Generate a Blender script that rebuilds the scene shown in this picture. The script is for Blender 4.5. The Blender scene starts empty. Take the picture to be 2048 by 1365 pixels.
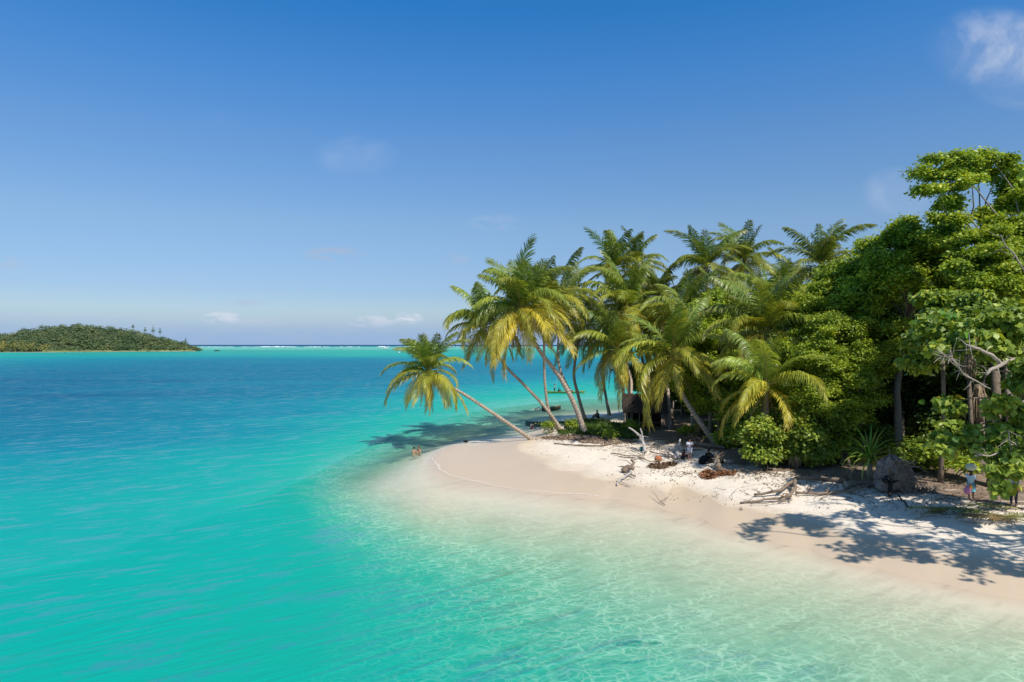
import bpy, math, random
import numpy as np
from mathutils import Vector, Matrix

S = bpy.context.scene
COL = S.collection
PI = math.pi
R = math.radians

# ------------------------------------------------------------------ camera, sky, sun
CAM_H = 10.0
F = 1365.3            # focal length in photograph pixels
HY = 690.0
cam_d = bpy.data.cameras.new('camera')
cam = bpy.data.objects.new('camera', cam_d)
COL.objects.link(cam)
cam.location = (0, 0, CAM_H)
cam.rotation_euler = (R(90.31), 0, 0)
cam_d.lens = 24.0
cam_d.sensor_width = 36.0
cam_d.clip_start = 0.1
cam_d.clip_end = 80000
S.camera = cam

SUN_DIR = Vector((-0.45, 0.65, -1.0)).normalized()      # the way the light travels
sun_d = bpy.data.lights.new('sun', 'SUN')
sun_d.energy = 5.0
sun_d.angle = R(0.6)
sun_d.color = (1.0, 0.955, 0.88)
sun = bpy.data.objects.new('sun', sun_d)
COL.objects.link(sun)
sun.location = (30, -40, 60)
sun.rotation_euler = SUN_DIR.to_track_quat('-Z', 'Y').to_euler()

S.view_settings.view_transform = 'Standard'
S.view_settings.look = 'None'
S.view_settings.gamma = 1.0
S.view_settings.exposure = 0.0
S.view_settings.use_curve_mapping = False
try:
    S.cycles.max_bounces = 8
    S.cycles.transparent_max_bounces = 12
    S.cycles.diffuse_bounces = 3
    S.cycles.glossy_bounces = 3
    S.cycles.use_denoising = True
    S.cycles.caustics_reflective = False
    S.cycles.caustics_refractive = False
except Exception:
    pass


class NT:
    """small helper for node trees"""
    def __init__(s, tree):
        s.t = tree
        s.n = tree.nodes
        s.l = tree.links

    def new(s, kind, **kw):
        n = s.n.new(kind)
        for k, v in kw.items():
            setattr(n, k, v)
        return n

    def put(s, sock, v):
        if v is None:
            return
        if isinstance(v, bpy.types.NodeSocket):
            s.l.new(v, sock)
        else:
            if hasattr(sock, 'default_value'):
                if isinstance(v, (tuple, list)) and len(v) == 3 and sock.type == 'RGBA':
                    v = tuple(v) + (1.0,)
                sock.default_value = v

    def math(s, op, a, b=None, c=None, clamp=False):
        n = s.new('ShaderNodeMath', operation=op, use_clamp=clamp)
        s.put(n.inputs[0], a)
        s.put(n.inputs[1], b)
        s.put(n.inputs[2], c)
        return n.outputs[0]

    def vmath(s, op, a, b=None):
        n = s.new('ShaderNodeVectorMath', operation=op)
        s.put(n.inputs[0], a)
        s.put(n.inputs[1], b)
        return n.outputs[0]

    def mix(s, fac, a, b, blend='MIX'):
        n = s.new('ShaderNodeMix', data_type='RGBA', blend_type=blend)
        s.put(n.inputs[0], fac)
        s.put(n.inputs[6], a)
        s.put(n.inputs[7], b)
        return n.outputs[2]

    def ramp(s, fac, stops, interp='LINEAR'):
        n = s.new('ShaderNodeValToRGB')
        s.put(n.inputs[0], fac)
        cr = n.color_ramp
        cr.interpolation = interp
        while len(cr.elements) < len(stops):
            cr.elements.new(1.0)
        for e, (p, c) in zip(cr.elements, stops):
            e.position = p
            e.color = tuple(c) + (1.0,) if len(c) == 3 else c
        return n.outputs[0]

    def map(s, v, a, b, c=0.0, d=1.0, smooth=False):
        n = s.new('ShaderNodeMapRange')
        if smooth:
            n.interpolation_type = 'SMOOTHSTEP'
        s.put(n.inputs[0], v)
        for i, x in enumerate((a, b, c, d)):
            n.inputs[i + 1].default_value = x
        return n.outputs[0]

    def noise(s, vec, scale, detail=3, rough=0.5, dist=0.0, out=0):
        n = s.new('ShaderNodeTexNoise')
        s.put(n.inputs['Vector'], vec)
        n.inputs['Scale'].default_value = scale
        n.inputs['Detail'].default_value = detail
        n.inputs['Roughness'].default_value = rough
        n.inputs['Distortion'].default_value = dist
        return n.outputs[out]

    def mapping(s, vec, loc=(0, 0, 0), rot=(0, 0, 0), scale=(1, 1, 1)):
        n = s.new('ShaderNodeMapping')
        s.put(n.inputs[0], vec)
        n.inputs[1].default_value = loc
        n.inputs[2].default_value = rot
        n.inputs[3].default_value = scale
        return n.outputs[0]

    def along(s, vec, deg, su, sv):
        """coordinates measured along and across a direction deg from +x"""
        r_ = s.mapping(vec, rot=(0, 0, R(-deg)))
        return s.mapping(r_, scale=(su, sv, 1))

    def bump(s, h, strength=0.5, dist=0.1, normal=None):
        n = s.new('ShaderNodeBump')
        n.inputs['Strength'].default_value = strength
        n.inputs['Distance'].default_value = dist
        s.put(n.inputs['Height'], h)
        if normal is not None:
            s.put(n.inputs['Normal'], normal)
        return n.outputs[0]


# world: physical sky with a few soft clouds
w = bpy.data.worlds.new('World')
S.world = w
w.use_nodes = True
wt = NT(w.node_tree)
wt.n.clear()
sky = wt.new('ShaderNodeTexSky', sky_type='NISHITA')
sky.sun_disc = False
sky.sun_elevation = math.asin(-SUN_DIR.z)
sky.sun_rotation = math.atan2(-SUN_DIR.x, -SUN_DIR.y)
sky.altitude = 0
sky.air_density = 1.0
sky.dust_density = 0.35
sky.ozone_density = 2.2
tc = wt.new('ShaderNodeTexCoord')
dirv = tc.outputs['Generated']
sep = wt.new('ShaderNodeSeparateXYZ')
wt.put(sep.inputs[0], dirv)
ysafe = wt.math('MAXIMUM', sep.outputs[1], 0.02)
ca = wt.math('DIVIDE', sep.outputs[0], ysafe)
cb = wt.math('DIVIDE', sep.outputs[2], ysafe)
comb = wt.new('ShaderNodeCombineXYZ')
wt.put(comb.inputs[0], ca)
wt.put(comb.inputs[1], cb)
SKY_GAIN = (1.0, 1.0, 1.0)
skycol = wt.new('ShaderNodeHueSaturation')
skycol.inputs['Saturation'].default_value = 1.12
skycol.inputs['Value'].default_value = 1.0
wt.put(skycol.inputs['Color'], sky.outputs[0])
# a clear tropical sky is deeper blue overhead and cleaner at the horizon than the model's
col = wt.mix(1.0, skycol.outputs[0], (1.80, 2.06, 2.24), 'MULTIPLY')
hl = wt.math('SQRT', wt.math('ADD', wt.math('MULTIPLY', sep.outputs[0], sep.outputs[0]), wt.math('MULTIPLY', sep.outputs[1], sep.outputs[1])))
elev = wt.math('DIVIDE', sep.outputs[2], wt.math('MAXIMUM', hl, 0.05))
col = wt.mix(1.0, col, wt.ramp(elev, [(0.0183, (0.374, 0.368, 0.437)), (0.0769, (0.374, 0.368, 0.437)), (0.1722, (0.5, 0.465, 0.471)), (0.2821, (0.453, 0.507, 0.55)), (0.3919, (0.306, 0.516, 0.633)), (0.4945, (0.163, 0.5, 0.657)), (0.60, (0.22, 0.5, 0.63)), (1.0, (0.46, 0.5, 0.52))]), 'MULTIPLY')
nz_a = wt.noise(comb.outputs[0], 9.0, 6, 0.6, 0.6)
nz_b = wt.noise(wt.mapping(comb.outputs[0], scale=(1, 3.0, 1)), 22.0, 6, 0.62, 0.3)
# (px, py, radius x, radius y, strength, brightness, fine?)
CLOUDS = [
    (1985, 95, 130, 80, 0.62, 4.7, 0), (2050, 120, 130, 95, 0.75, 4.7, 0), (1800, 385, 75, 52, 0.42, 5.0, 0),
    (712, 312, 85, 42, 0.24, 5.0, 0), (440, 240, 50, 25, 0.06, 5.0, 0),
    (445, 637, 42, 14, 1.0, 7.2, 1), (520, 645, 60, 12, 0.5, 6.4, 1), (745, 644, 60, 13, 0.85, 7.0, 1),
    (815, 638, 34, 13, 1.0, 7.4, 1), (668, 508, 70, 16, 0.55, 3.9, 1), (990, 445, 60, 20, 0.20, 4.4, 1),
    (915, 518, 30, 12, 0.35, 4.0, 1), (500, 607, 40, 9, 0.35, 4.2, 1), (15, 527, 40, 16, 0.35, 4.2, 1),
    (945, 547, 40, 8, 0.25, 4.2, 1),
]
for (px, py, rx, ry, st, br, fine) in CLOUDS:
    dx = wt.math('DIVIDE', wt.math('SUBTRACT', ca, (px - 1024) / F), rx / F)
    dy = wt.math('DIVIDE', wt.math('SUBTRACT', cb, (HY - py) / F), ry / F)
    r2 = wt.math('ADD', wt.math('MULTIPLY', dx, dx), wt.math('MULTIPLY', dy, dy))
    m = wt.map(r2, 0.0, 1.3, 1.0, 0.0, True)
    nn = wt.map(nz_b if fine else nz_a, 0.40 if fine else 0.36, 0.56 if fine else 0.64, 0.0 if fine else 0.18, 1.0, True)
    fac = wt.math('MULTIPLY', wt.math('MULTIPLY', m, nn), st, clamp=True)
    tint = (br, br * 1.03, br * 1.10) if br > 5 else (br * 0.98, br * 1.15, br * 1.5)
    col = wt.mix(fac, col, tint)
# low bank of blue-grey haze over the horizon
bank = wt.math('MULTIPLY', wt.map(elev, 0.008, 0.055, 0.95, 0.0, True), wt.map(nz_b, 0.3, 0.7, 0.85, 1.0))
col = wt.mix(bank, col, (2.80, 4.25, 6.7))
bg = wt.new('ShaderNodeBackground')
bg.inputs[1].default_value = 0.108
wt.put(bg.inputs[0], col)
wo = wt.new('ShaderNodeOutputWorld')
wt.l.new(bg.outputs[0], wo.inputs[0])


# ------------------------------------------------------------------ object helpers
def tag(o, label=None, cat=None, group=None, kind=None):
    if label:
        o['label'] = label
    if cat:
        o['category'] = cat
    if group:
        o['group'] = group
    if kind:
        o['kind'] = kind
    return o


def empty(name, loc, rz=0.0):
    o = bpy.data.objects.new(name, None)
    COL.objects.link(o)
    o.location = loc
    o.rotation_euler = (0, 0, rz)
    o.empty_display_size = 0.3
    return o


def link(name, me, parent=None, loc=(0, 0, 0), color=None):
    o = bpy.data.objects.new(name, me)
    COL.objects.link(o)
    if parent is not None:
        o.parent = parent
    o.location = loc
    if color is not None:
        o.color = (*color, 1.0)
    return o


def np_mesh(name, verts, quads, mat=None, smooth=False, attrs=None):
    """verts (N,3) quads (M,4) or (M,3) arrays"""
    verts = np.asarray(verts, dtype=np.float32)
    quads = np.asarray(quads, dtype=np.int32)
    k = quads.shape[1]
    me = bpy.data.meshes.new(name)
    me.vertices.add(len(verts))
    me.vertices.foreach_set('co', verts.ravel())
    me.loops.add(quads.size)
    me.loops.foreach_set('vertex_index', quads.ravel())
    me.polygons.add(len(quads))
    me.polygons.foreach_set('loop_start', np.arange(0, quads.size, k, dtype=np.int32))
    if smooth:
        me.polygons.foreach_set('use_smooth', np.ones(len(quads), dtype=bool))
    if attrs:
        for an, av in attrs.items():
            a = me.attributes.new(an, 'FLOAT', 'POINT')
            a.data.foreach_set('value', np.asarray(av, dtype=np.float32))
    me.update(calc_edges=True)
    if mat:
        me.materials.append(mat)
    return me


class MB:
    """collects tubes, boxes, faces into one mesh"""
    def __init__(s):
        s.v = []
        s.f = []

    def tube(s, pts, rad, n=6, cap=True, squash=1.0):
        pts = [Vector(p) for p in pts]
        if not isinstance(rad, (list, tuple)):
            rad = [rad] * len(pts)
        if len(rad) == 2 and len(pts) > 2:
            rad = [rad[0] + (rad[1] - rad[0]) * i / (len(pts) - 1) for i in range(len(pts))]
        b = len(s.v)
        prev = None
        for i, p in enumerate(pts):
            t = (pts[min(i + 1, len(pts) - 1)] - pts[max(i - 1, 0)])
            if t.length < 1e-9:
                t = Vector((0, 0, 1))
            t.normalize()
            if prev is None:
                a = Vector((0, 0, 1)) if abs(t.z) < 0.9 else Vector((1, 0, 0))
                u = t.cross(a).normalized()
            else:
                u = (prev - t * prev.dot(t)).normalized()
            prev = u
            q = t.cross(u)
            for k in range(n):
                an = 2 * PI * k / n
                s.v.append(tuple(p + (u * math.cos(an) + q * math.sin(an) * squash) * rad[i]))
        for i in range(len(pts) - 1):
            for k in range(n):
                a0 = b + i * n + k
                a1 = b + i * n + (k + 1) % n
                s.f.append((a0, a1, a1 + n, a0 + n))
        if cap:
            s.f.append(tuple(b + k for k in range(n))[::-1])
            e = b + (len(pts) - 1) * n
            s.f.append(tuple(e + k for k in range(n)))
        return s

    def box(s, c, d, M=None):
        b = len(s.v)
        for x in (-.5, .5):
            for y in (-.5, .5):
                for z in (-.5, .5):
                    p = Vector((x * d[0], y * d[1], z * d[2]))
                    if M is not None:
                        p = M @ p
                    s.v.append(tuple(p + Vector(c)))
        for f in ((0, 1, 3, 2), (4, 6, 7, 5), (0, 4, 5, 1), (2, 3, 7, 6), (0, 2, 6, 4), (1, 5, 7, 3)):
            s.f.append(tuple(b + i for i in f))
        return s

    def blob(s, c, r, nu=10, nv=7, jit=0.0, rng=None):
        b = len(s.v)
        rx, ry, rz = r if isinstance(r, (tuple, list)) else (r, r, r)
        for j in range(nv + 1):
            ph = PI * j / nv
            for i in range(nu):
                th = 2 * PI * i / nu
                k = 1 + (rng.uniform(-jit, jit) if rng else 0)
                s.v.append((c[0] + rx * k * math.sin(ph) * math.cos(th), c[1] + ry * k * math.sin(ph) * math.sin(th),
                            c[2] + rz * k * math.cos(ph)))
        for j in range(nv):
            for i in range(nu):
                s.f.append((b + j * nu + i, b + (j + 1) * nu + i, b + (j + 1) * nu + (i + 1) % nu, b + j * nu + (i + 1) % nu))
        return s

    def ribbon(s, pts, wid, side):
        """flat strip; side = vector or list"""
        b = len(s.v)
        n = len(pts)
        for i, p in enumerate(pts):
            p = Vector(p)
            sd = Vector(side[i]) if isinstance(side, list) else Vector(side)
            wd = wid[i] if isinstance(wid, (list, tuple)) else wid
            s.v.append(tuple(p - sd * wd))
            s.v.append(tuple(p + sd * wd))
        for i in range(n - 1):
            a = b + 2 * i
            s.f.append((a, a + 1, a + 3, a + 2))
        return s

    def mesh(s, name, mat, smooth=True):
        me = bpy.data.meshes.new(name)
        me.from_pydata(s.v, [], s.f)
        me.materials.append(mat)
        if smooth:
            me.polygons.foreach_set('use_smooth', [True] * len(me.polygons))
        me.update()
        return me

    def build(s, name, mat, parent=None, loc=(0, 0, 0), smooth=True, color=None):
        return link(name, s.mesh(name, mat, smooth), parent, loc, color)


# ------------------------------------------------------------------ materials
MATS = {}


def new_mat(name):
    m = bpy.data.materials.new(name)
    m.use_nodes = True
    t = NT(m.node_tree)
    t.n.clear()
    out = t.new('ShaderNodeOutputMaterial')
    return m, t, out


def mat_plain(name, base, rough=0.7, var=0.25, scale=6.0, bump=0.2, bscale=30.0, use_obj=False, spec=0.3, bd=0.02):
    m, t, out = new_mat(name)
    g = t.new('ShaderNodeTexCoord').outputs['Object']
    oi = t.new('ShaderNodeObjectInfo')
    c = oi.outputs['Color'] if use_obj else base
    n1 = t.noise(g, scale, 5, 0.6)
    k = t.map(n1, 0.25, 0.75, 1 - var, 1 + var)
    cc = t.vmath('SCALE', c if use_obj else None)
    sc = t.new('ShaderNodeVectorMath', operation='SCALE')
    if use_obj:
        t.l.new(c, sc.inputs[0])
    else:
        sc.inputs[0].default_value = base
    t.put(sc.inputs[3], k)
    p = t.new('ShaderNodeBsdfPrincipled')
    t.l.new(sc.outputs[0], p.inputs['Base Color'])
    p.inputs['Roughness'].default_value = rough
    p.inputs['Specular IOR Level'].default_value = spec
    if bump:
        t.l.new(t.bump(t.noise(g, bscale, 4, 0.6), bump, bd), p.inputs['Normal'])
    t.l.new(p.outputs[0], out.inputs[0])
    return m


def mat_leaf(name, stops, trans=0.28, rough=0.42, spec=0.35, clump=0.7, use_obj=False, tip=None, hue_noise=0.3):
    """leaf colour differs leaf by leaf; light shines through"""
    m, t, out = new_mat(name)
    geo = t.new('ShaderNodeNewGeometry')
    rnd = geo.outputs['Random Per Island']
    pos = geo.outputs['Position']
    nz = t.noise(pos, clump, 3, 0.55)
    f = t.math('ADD', t.math('MULTIPLY', rnd, 0.55), t.math('MULTIPLY', t.map(nz, 0.32, 0.68, 0, 1), 0.45))
    c = t.ramp(f, stops)
    if use_obj:
        oi = t.new('ShaderNodeObjectInfo')
        c = t.mix(1.0, c, oi.outputs['Color'], 'MULTIPLY')
    if tip:
        at = t.new('ShaderNodeAttribute', attribute_name='t')
        tf = t.map(at.outputs['Fac'], tip[0], tip[1], 0.0, tip[2])
        tf2 = t.math('MULTIPLY', tf, t.map(rnd, 0.0, 1.0, 0.4, 1.0))
        c = t.mix(tf2, c, tip[3])
        rb = t.map(at.outputs['Fac'], 1.5, 2.0, 0.0, 1.0)     # midrib carries t > 2
        c = t.mix(rb, c, tip[4])
    p = t.new('ShaderNodeBsdfPrincipled')
    t.l.new(c, p.inputs['Base Color'])
    p.inputs['Roughness'].default_value = rough
    p.inputs['Specular IOR Level'].default_value = spec
    tr = t.new('ShaderNodeBsdfTranslucent')
    c2 = t.mix(1.0, c, (1.35, 1.25, 0.5), 'MULTIPLY')
    t.l.new(c2, tr.inputs['Color'])
    mx = t.new('ShaderNodeMixShader')
    mx.inputs[0].default_value = trans
    t.l.new(p.outputs[0], mx.inputs[1])
    t.l.new(tr.outputs[0], mx.inputs[2])
    t.l.new(mx.outputs[0], out.inputs[0])
    return m


def mat_trunk(name, a, b, ring=9.0, wob=0.25):
    """palm bark: pale grey with dark leaf scars round the stem"""
    m, t, out = new_mat(name)
    at = t.new('ShaderNodeAttribute', attribute_name='t')
    g = t.new('ShaderNodeTexCoord').outputs['Object']
    nz = t.noise(g, 3.0, 4, 0.6)
    fine = t.noise(g, 22.0, 3, 0.6)
    ph = t.math('ADD', t.math('MULTIPLY', at.outputs['Fac'], ring * 2 * PI), t.math('MULTIPLY', nz, 5.0))
    wv = t.math('SINE', ph)
    rg = t.map(wv, 0.3, 1.0, 0.0, 1.0)
    c = t.mix(t.map(nz, 0.35, 0.7), a, b)
    c = t.mix(t.math('MULTIPLY', rg, 0.55), c, tuple(x * 0.35 for x in a))
    c = t.mix(t.math('MULTIPLY', t.map(fine, 0.45, 0.75), 0.5), c, tuple(x * 0.55 for x in b))
    p = t.new('ShaderNodeBsdfPrincipled')
    t.l.new(c, p.inputs['Base Color'])
    p.inputs['Roughness'].default_value = 0.85
    p.inputs['Specular IOR Level'].default_value = 0.15
    h = t.math('ADD', t.math('MULTIPLY', rg, -0.6), fine)
    t.l.new(t.bump(h, 0.7, 0.03), p.inputs['Normal'])
    t.l.new(p.outputs[0], out.inputs[0])
    return m


GREEN_A = [(0.0, (0.108, 0.177, 0.026)), (0.45, (0.267, 0.373, 0.041)), (0.8, (0.492, 0.58, 0.055)), (1.0, (0.799, 0.745, 0.075))]
GREEN_B = [(0.0, (0.076, 0.133, 0.018)), (0.4, (0.227, 0.323, 0.03)), (0.75, (0.42, 0.5, 0.045)), (1.0, (0.631, 0.617, 0.067))]
GREEN_C = [(0.0, (0.092, 0.147, 0.03)), (0.5, (0.251, 0.348, 0.046)), (0.9, (0.505, 0.539, 0.068)), (1.0, (1.114, 0.73, 0.081))]
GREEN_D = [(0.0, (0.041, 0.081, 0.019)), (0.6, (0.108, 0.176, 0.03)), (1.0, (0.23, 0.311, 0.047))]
M_LEAF = {
    'mid': mat_leaf('leaf_mid_green', GREEN_A, trans=0.36),
    'bright': mat_leaf('leaf_yellow_green', GREEN_B, trans=0.34, rough=0.5),
    'big': mat_leaf('leaf_glossy_green', GREEN_C, trans=0.3, rough=0.45, spec=0.4),
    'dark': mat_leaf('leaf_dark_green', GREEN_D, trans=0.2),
    'far': mat_leaf('leaf_distant', [(0.0, (0.06, 0.11, 0.06)), (0.5, (0.13, 0.19, 0.075)), (0.75, (0.22, 0.25, 0.09)), (1.0, (0.30, 0.27, 0.14))], trans=0.1, clump=0.045),
    'grass': mat_leaf('grass_blade', [(0.0, (0.03, 0.07, 0.01)), (0.6, (0.09, 0.16, 0.02)), (1.0, (0.2, 0.24, 0.05))], trans=0.3),
}
M_FROND = mat_leaf('palm_frond', [(0.0, (0.62, 0.66, 0.7)), (0.5, (1.0, 1.0, 1.0)), (1.0, (1.35, 1.28, 1.1))], trans=0.3, rough=0.38,
                   spec=0.45, use_obj=True, tip=(0.55, 1.05, 0.55, (0.36, 0.24, 0.06), (0.42, 0.38, 0.10)))
M_STRAP = mat_leaf('strap_leaf', [(0.0, (0.6, 0.6, 0.6)), (1.0, (1.3, 1.3, 1.2))], trans=0.25, rough=0.4, use_obj=True)
M_BARK_P = mat_trunk('palm_bark', (0.36, 0.28, 0.21), (0.52, 0.43, 0.34), ring=3.2)
M_BARK = mat_plain('tree_bark', (0.17, 0.13, 0.095), 0.9, 0.4, 3.0, 0.8, 14.0, bd=0.05)
M_PALEBARK = mat_plain('pale_bark', (0.25, 0.205, 0.165), 0.85, 0.3, 3.0, 0.6, 14.0, bd=0.04)
M_DRIFT = mat_plain('driftwood', (0.23, 0.17, 0.12), 0.85, 0.35, 4.0, 0.8, 18.0, bd=0.03)
M_DRIFTGREY = mat_plain('driftwood_grey', (0.42, 0.38, 0.35), 0.85, 0.3, 4.0, 0.8, 18.0, bd=0.03)
M_CHAR = mat_plain('charred_wood', (0.018, 0.016, 0.015), 0.8, 0.4, 5.0, 0.8, 18.0, bd=0.03)
M_OBJ = mat_plain('painted', (1, 1, 1), 0.75, 0.12, 8.0, 0.1, 40.0, use_obj=True)
M_CLOTH = mat_plain('cloth', (1, 1, 1), 0.9, 0.10, 12.0, 0.3, 30.0, use_obj=True, spec=0.1)
M_SKIN = mat_plain('skin', (1, 1, 1), 0.55, 0.06, 12.0, 0.0, 30.0, use_obj=True)
M_THATCH = mat_plain('thatch', (0.05, 0.038, 0.027), 0.95, 0.5, 6.0, 1.0, 25.0, bd=0.08)
M_ROOTSOIL = mat_plain('root_soil', (0.27, 0.225, 0.195), 0.95, 0.55, 2.2, 1.0, 7.0, bd=0.25)
M_LITTER = mat_leaf('dry_leaf', [(0.0, (0.07, 0.042, 0.028)), (0.5, (0.17, 0.105, 0.062)), (1.0, (0.27, 0.18, 0.11))], trans=0.05, rough=0.8, spec=0.1)


# ------------------------------------------------------------------ terrain: one height function for beach and sea bed
def plane(px, py, z=0.0):
    d = (CAM_H - z) * F / (py - HY)
    return ((px - 1024) / F * d, d)


CP = []       # (x, y, height)


def row(py, items, sign=-1):
    for px, d in items:
        z = sign * d
        x, y = plane(px, py, max(z, 0))
        CP.append((x, y, z))


row(1352, [(-300, 3.3), (0, 3.2), (300, 3.0), (600, 2.8), (850, 2.6), (1050, 2.25), (1300, 1.8), (1600, 1.35), (2048, 0.95), (2400, 0.6)])
row(1250, [(0, 3.3), (400, 3.0), (700, 2.7), (900, 2.35), (1100, 1.85), (1300, 1.35), (1500, 1.0), (1800, 0.6), (2048, 0.32)])
row(1150, [(0, 3.5), (400, 3.2), (700, 2.7), (850, 2.3), (1000, 1.75), (1150, 1.2), (1300, 0.82), (1500, 0.45), (1700, 0.18)])
row(1080, [(0, 3.8), (400, 3.3), (650, 2.7), (790, 1.7), (900, 1.0), (1050, 0.65), (1200, 0.48), (1400, 0.22)])
row(1020, [(0, 4.2), (300, 3.8), (600, 2.9), (720, 1.4), (850, 0.42), (1000, 0.34), (1150, 0.18)])
row(960, [(-300, 5.0), (0, 4.9), (300, 4.2), (550, 3.1), (680, 1.3), (760, 0.45), (850, 0.16)])
row(910, [(0, 6.4), (200, 5.7), (400, 4.7), (600, 3.5), (730, 2.0), (790, 1.0), (840, 0.35)])
row(886, [(0, 7.4), (200, 6.6), (500, 5.0), (700, 3.1), (800, 1.6), (870, 0.7), (950, 0.15)])
row(850, [(-300, 9), (0, 8.8), (300, 7.2), (600, 5.2), (800, 3.0), (900, 2.1), (1000, 1.2), (1050, 0.7)])
row(805, [(0, 10), (300, 8.8), (600, 6.8), (800, 4.5), (950, 2.7), (1100, 1.7), (1200, 1.5), (1290, 1.1)])
row(775, [(0, 10.5), (300, 9.7), (600, 8.2), (850, 6.0), (1000, 4.6), (1150, 3.4), (1300, 3), (1700, 3)])
row(745, [(-300, 9), (0, 9), (300, 9.5), (600, 9), (900, 8.2), (1100, 7.5), (1500, 6)])
row(722, [(0, 6.0), (400, 8.0), (700, 7.6), (1000, 7.0), (1400, 6)])
row(711, [(0, 3.8), (300, 4.2), (500, 4.6), (700, 3.4), (900, 4.0), (1200, 4)])
row(701, [(200, 2.6), (500, 2.7), (700, 2.6), (900, 2.8), (1300, 3), (-300, 2.6)])
row(694, [(300, 2.6), (700, 2.5), (1100, 2.6), (-300, 2.6), (1800, 2.6)])
row(692.3, [(300, 16), (700, 16), (1100, 16), (-300, 16), (1800, 16)])
# waterline
SHORE = [(1075, 868), (1050, 874), (1005, 881), (950, 884), (905, 890), (876, 903), (866, 922), (878, 940), (915, 956), (965, 968),
         (1040, 981), (1130, 989), (1220, 996), (1310, 1012), (1400, 1034), (1500, 1062), (1620, 1096), (1750, 1135), (1880, 1165), (2048, 1198)]
row(0, [], 1)
for px, py in SHORE:
    x, y = plane(px, py)
    CP.append((x, y, 0.0))
for x, y in ((24.5, 22), (33, 15), (48, 6), (4.5, 87), (8.5, 93.5), (13, 98), (18, 103), (26, 111), (40, 122), (60, 134), (90, 150), (140, 170), (200, 180)):
    CP.append((x, y, 0.0))
for x, y in ((30, 140), (60, 165), (100, 190)):
    CP.append((x, y, -2.5))
for x, y in ((22, 13), (38, 4), (10, 10)):
    CP.append((x, y, -1.0))
# beach: wet / dry limit and the higher ground under the trees
row(905, [(940, 0.10), (1000, 0.20)], 1)
row(930, [(920, 0.08), (1040, 0.22)], 1)
row(958, [(1050, 0.16), (1150, 0.30)], 1)
row(985, [(1260, 0.22), (1360, 0.30)], 1)
for px, py, z in ((1040, 884, .42), (1075, 915, .42), (1120, 937, .42), (1210, 962, .42), (1330, 984, .42), (1450, 1006, .42), (1560, 1035, .42),
                  (1700, 1072, .42), (1850, 1100, .42), (2048, 1130, .42), (1100, 888, .62), (1180, 915, .72), (1300, 945, .78), (1500, 975, .80),
                  (1700, 1010, .82), (1900, 1050, .85), (2048, 1060, .95), (1130, 868, .95), (1180, 858, 1.0), (1230, 880, 1.0), (1330, 900, 1.05),
                  (1450, 925, 1.08), (1600, 950, 1.15), (1750, 965, 1.2), (1900, 985, 1.15), (2048, 1000, 1.2)):
    x, y = plane(px, py, z)
    CP.append((x, y, z))
for x, y, z in ((11, 83, .9), (16, 92, .9), (22, 98, .9), (20, 75, 1.3), (30, 70, 1.5), (40, 60, 1.6), (45, 50, 1.5), (60, 60, 1.8), (35, 95, 1.4),
                (55, 90, 1.8), (60, 120, 1.2), (90, 100, 1.8), (100, 60, 1.8), (50, 35, 1.5), (34, 26, 1.1), (38, 40, 1.4), (60, 25, 1.3), (150, 100, 1.8),
                (120, 140, 1.2), (80, 20, 1.2), (120, 30, 1.5)):
    CP.append((x, y, z))
CP = np.array(CP)
TH_MAX = R(100)


def _warp(x, y):
    th = np.arctan2(x, y)
    th = np.clip(th, -TH_MAX, TH_MAX)
    r = np.sqrt(x * x + y * y)
    return np.stack([th * 3.2, np.log(np.maximum(r, 5.0))], -1)


_P = _warp(CP[:, 0], CP[:, 1])
_K = np.linalg.norm(_P[:, None] - _P[None], axis=-1) + np.eye(len(_P)) * 0.0005
_A = np.zeros((len(_P) + 3, len(_P) + 3))
_A[:len(_P), :len(_P)] = _K
_A[:len(_P), len(_P)] = 1
_A[:len(_P), len(_P) + 1:] = _P
_A[len(_P):, :len(_P)] = _A[:len(_P), len(_P):].T
_W = np.linalg.lstsq(_A, np.concatenate([CP[:, 2], [0, 0, 0]]), rcond=None)[0]


def height_np(x, y):
    q = _warp(np.asarray(x, float), np.asarray(y, float))
    out = np.empty(len(q))
    for i in range(0, len(q), 20000):
        c = q[i:i + 20000]
        k = np.linalg.norm(c[:, None] - _P[None], axis=-1)
        out[i:i + 20000] = k @ _W[:len(_P)] + _W[len(_P)] + c @ _W[len(_P) + 1:]
    return out


def undul(x, y, z):
    a = np.clip(z / 0.6, 0, 1)
    return a * (0.05 * np.sin(x * 0.9 + 1.3 * np.sin(y * 0.31)) * np.cos(y * 0.7 + 0.9 * np.sin(x * 0.5)) + 0.025 * np.sin(x * 2.3 + y * 1.7) * np.sin(y * 2.9 - x * 0.6))


def gz(x, y):
    h = height_np([x], [y])
    return float(h[0] + undul(np.array([x]), np.array([y]), h)[0])


def G(px, py, dz=0.0):
    """point on the ground (or on the water) where the photograph shows px, py"""
    z = 0.5
    for _ in range(8):
        x, y = plane(px, py, z)
        z = 0.5 * z + 0.5 * max(gz(x, y), 0.0)
    return Vector((x, y, z + dz))


def AT(px, py, D):
    return Vector(((px - 1024) / F * D, D, CAM_H - (py - HY) / F * D))


# polar grid round the viewpoint so that detail follows distance
def polar(thetas, radii):
    T, RR = np.meshgrid(thetas, radii)
    X = (RR * np.sin(T)).ravel()
    Y = (RR * np.cos(T)).ravel()
    nt, nr = len(thetas), len(radii)
    i = np.arange(nr - 1)[:, None] * nt + np.arange(nt - 1)[None]
    q = np.stack([i, i + 1, i + nt + 1, i + nt], -1).reshape(-1, 4)[:, ::-1]
    return X, Y, q


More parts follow.
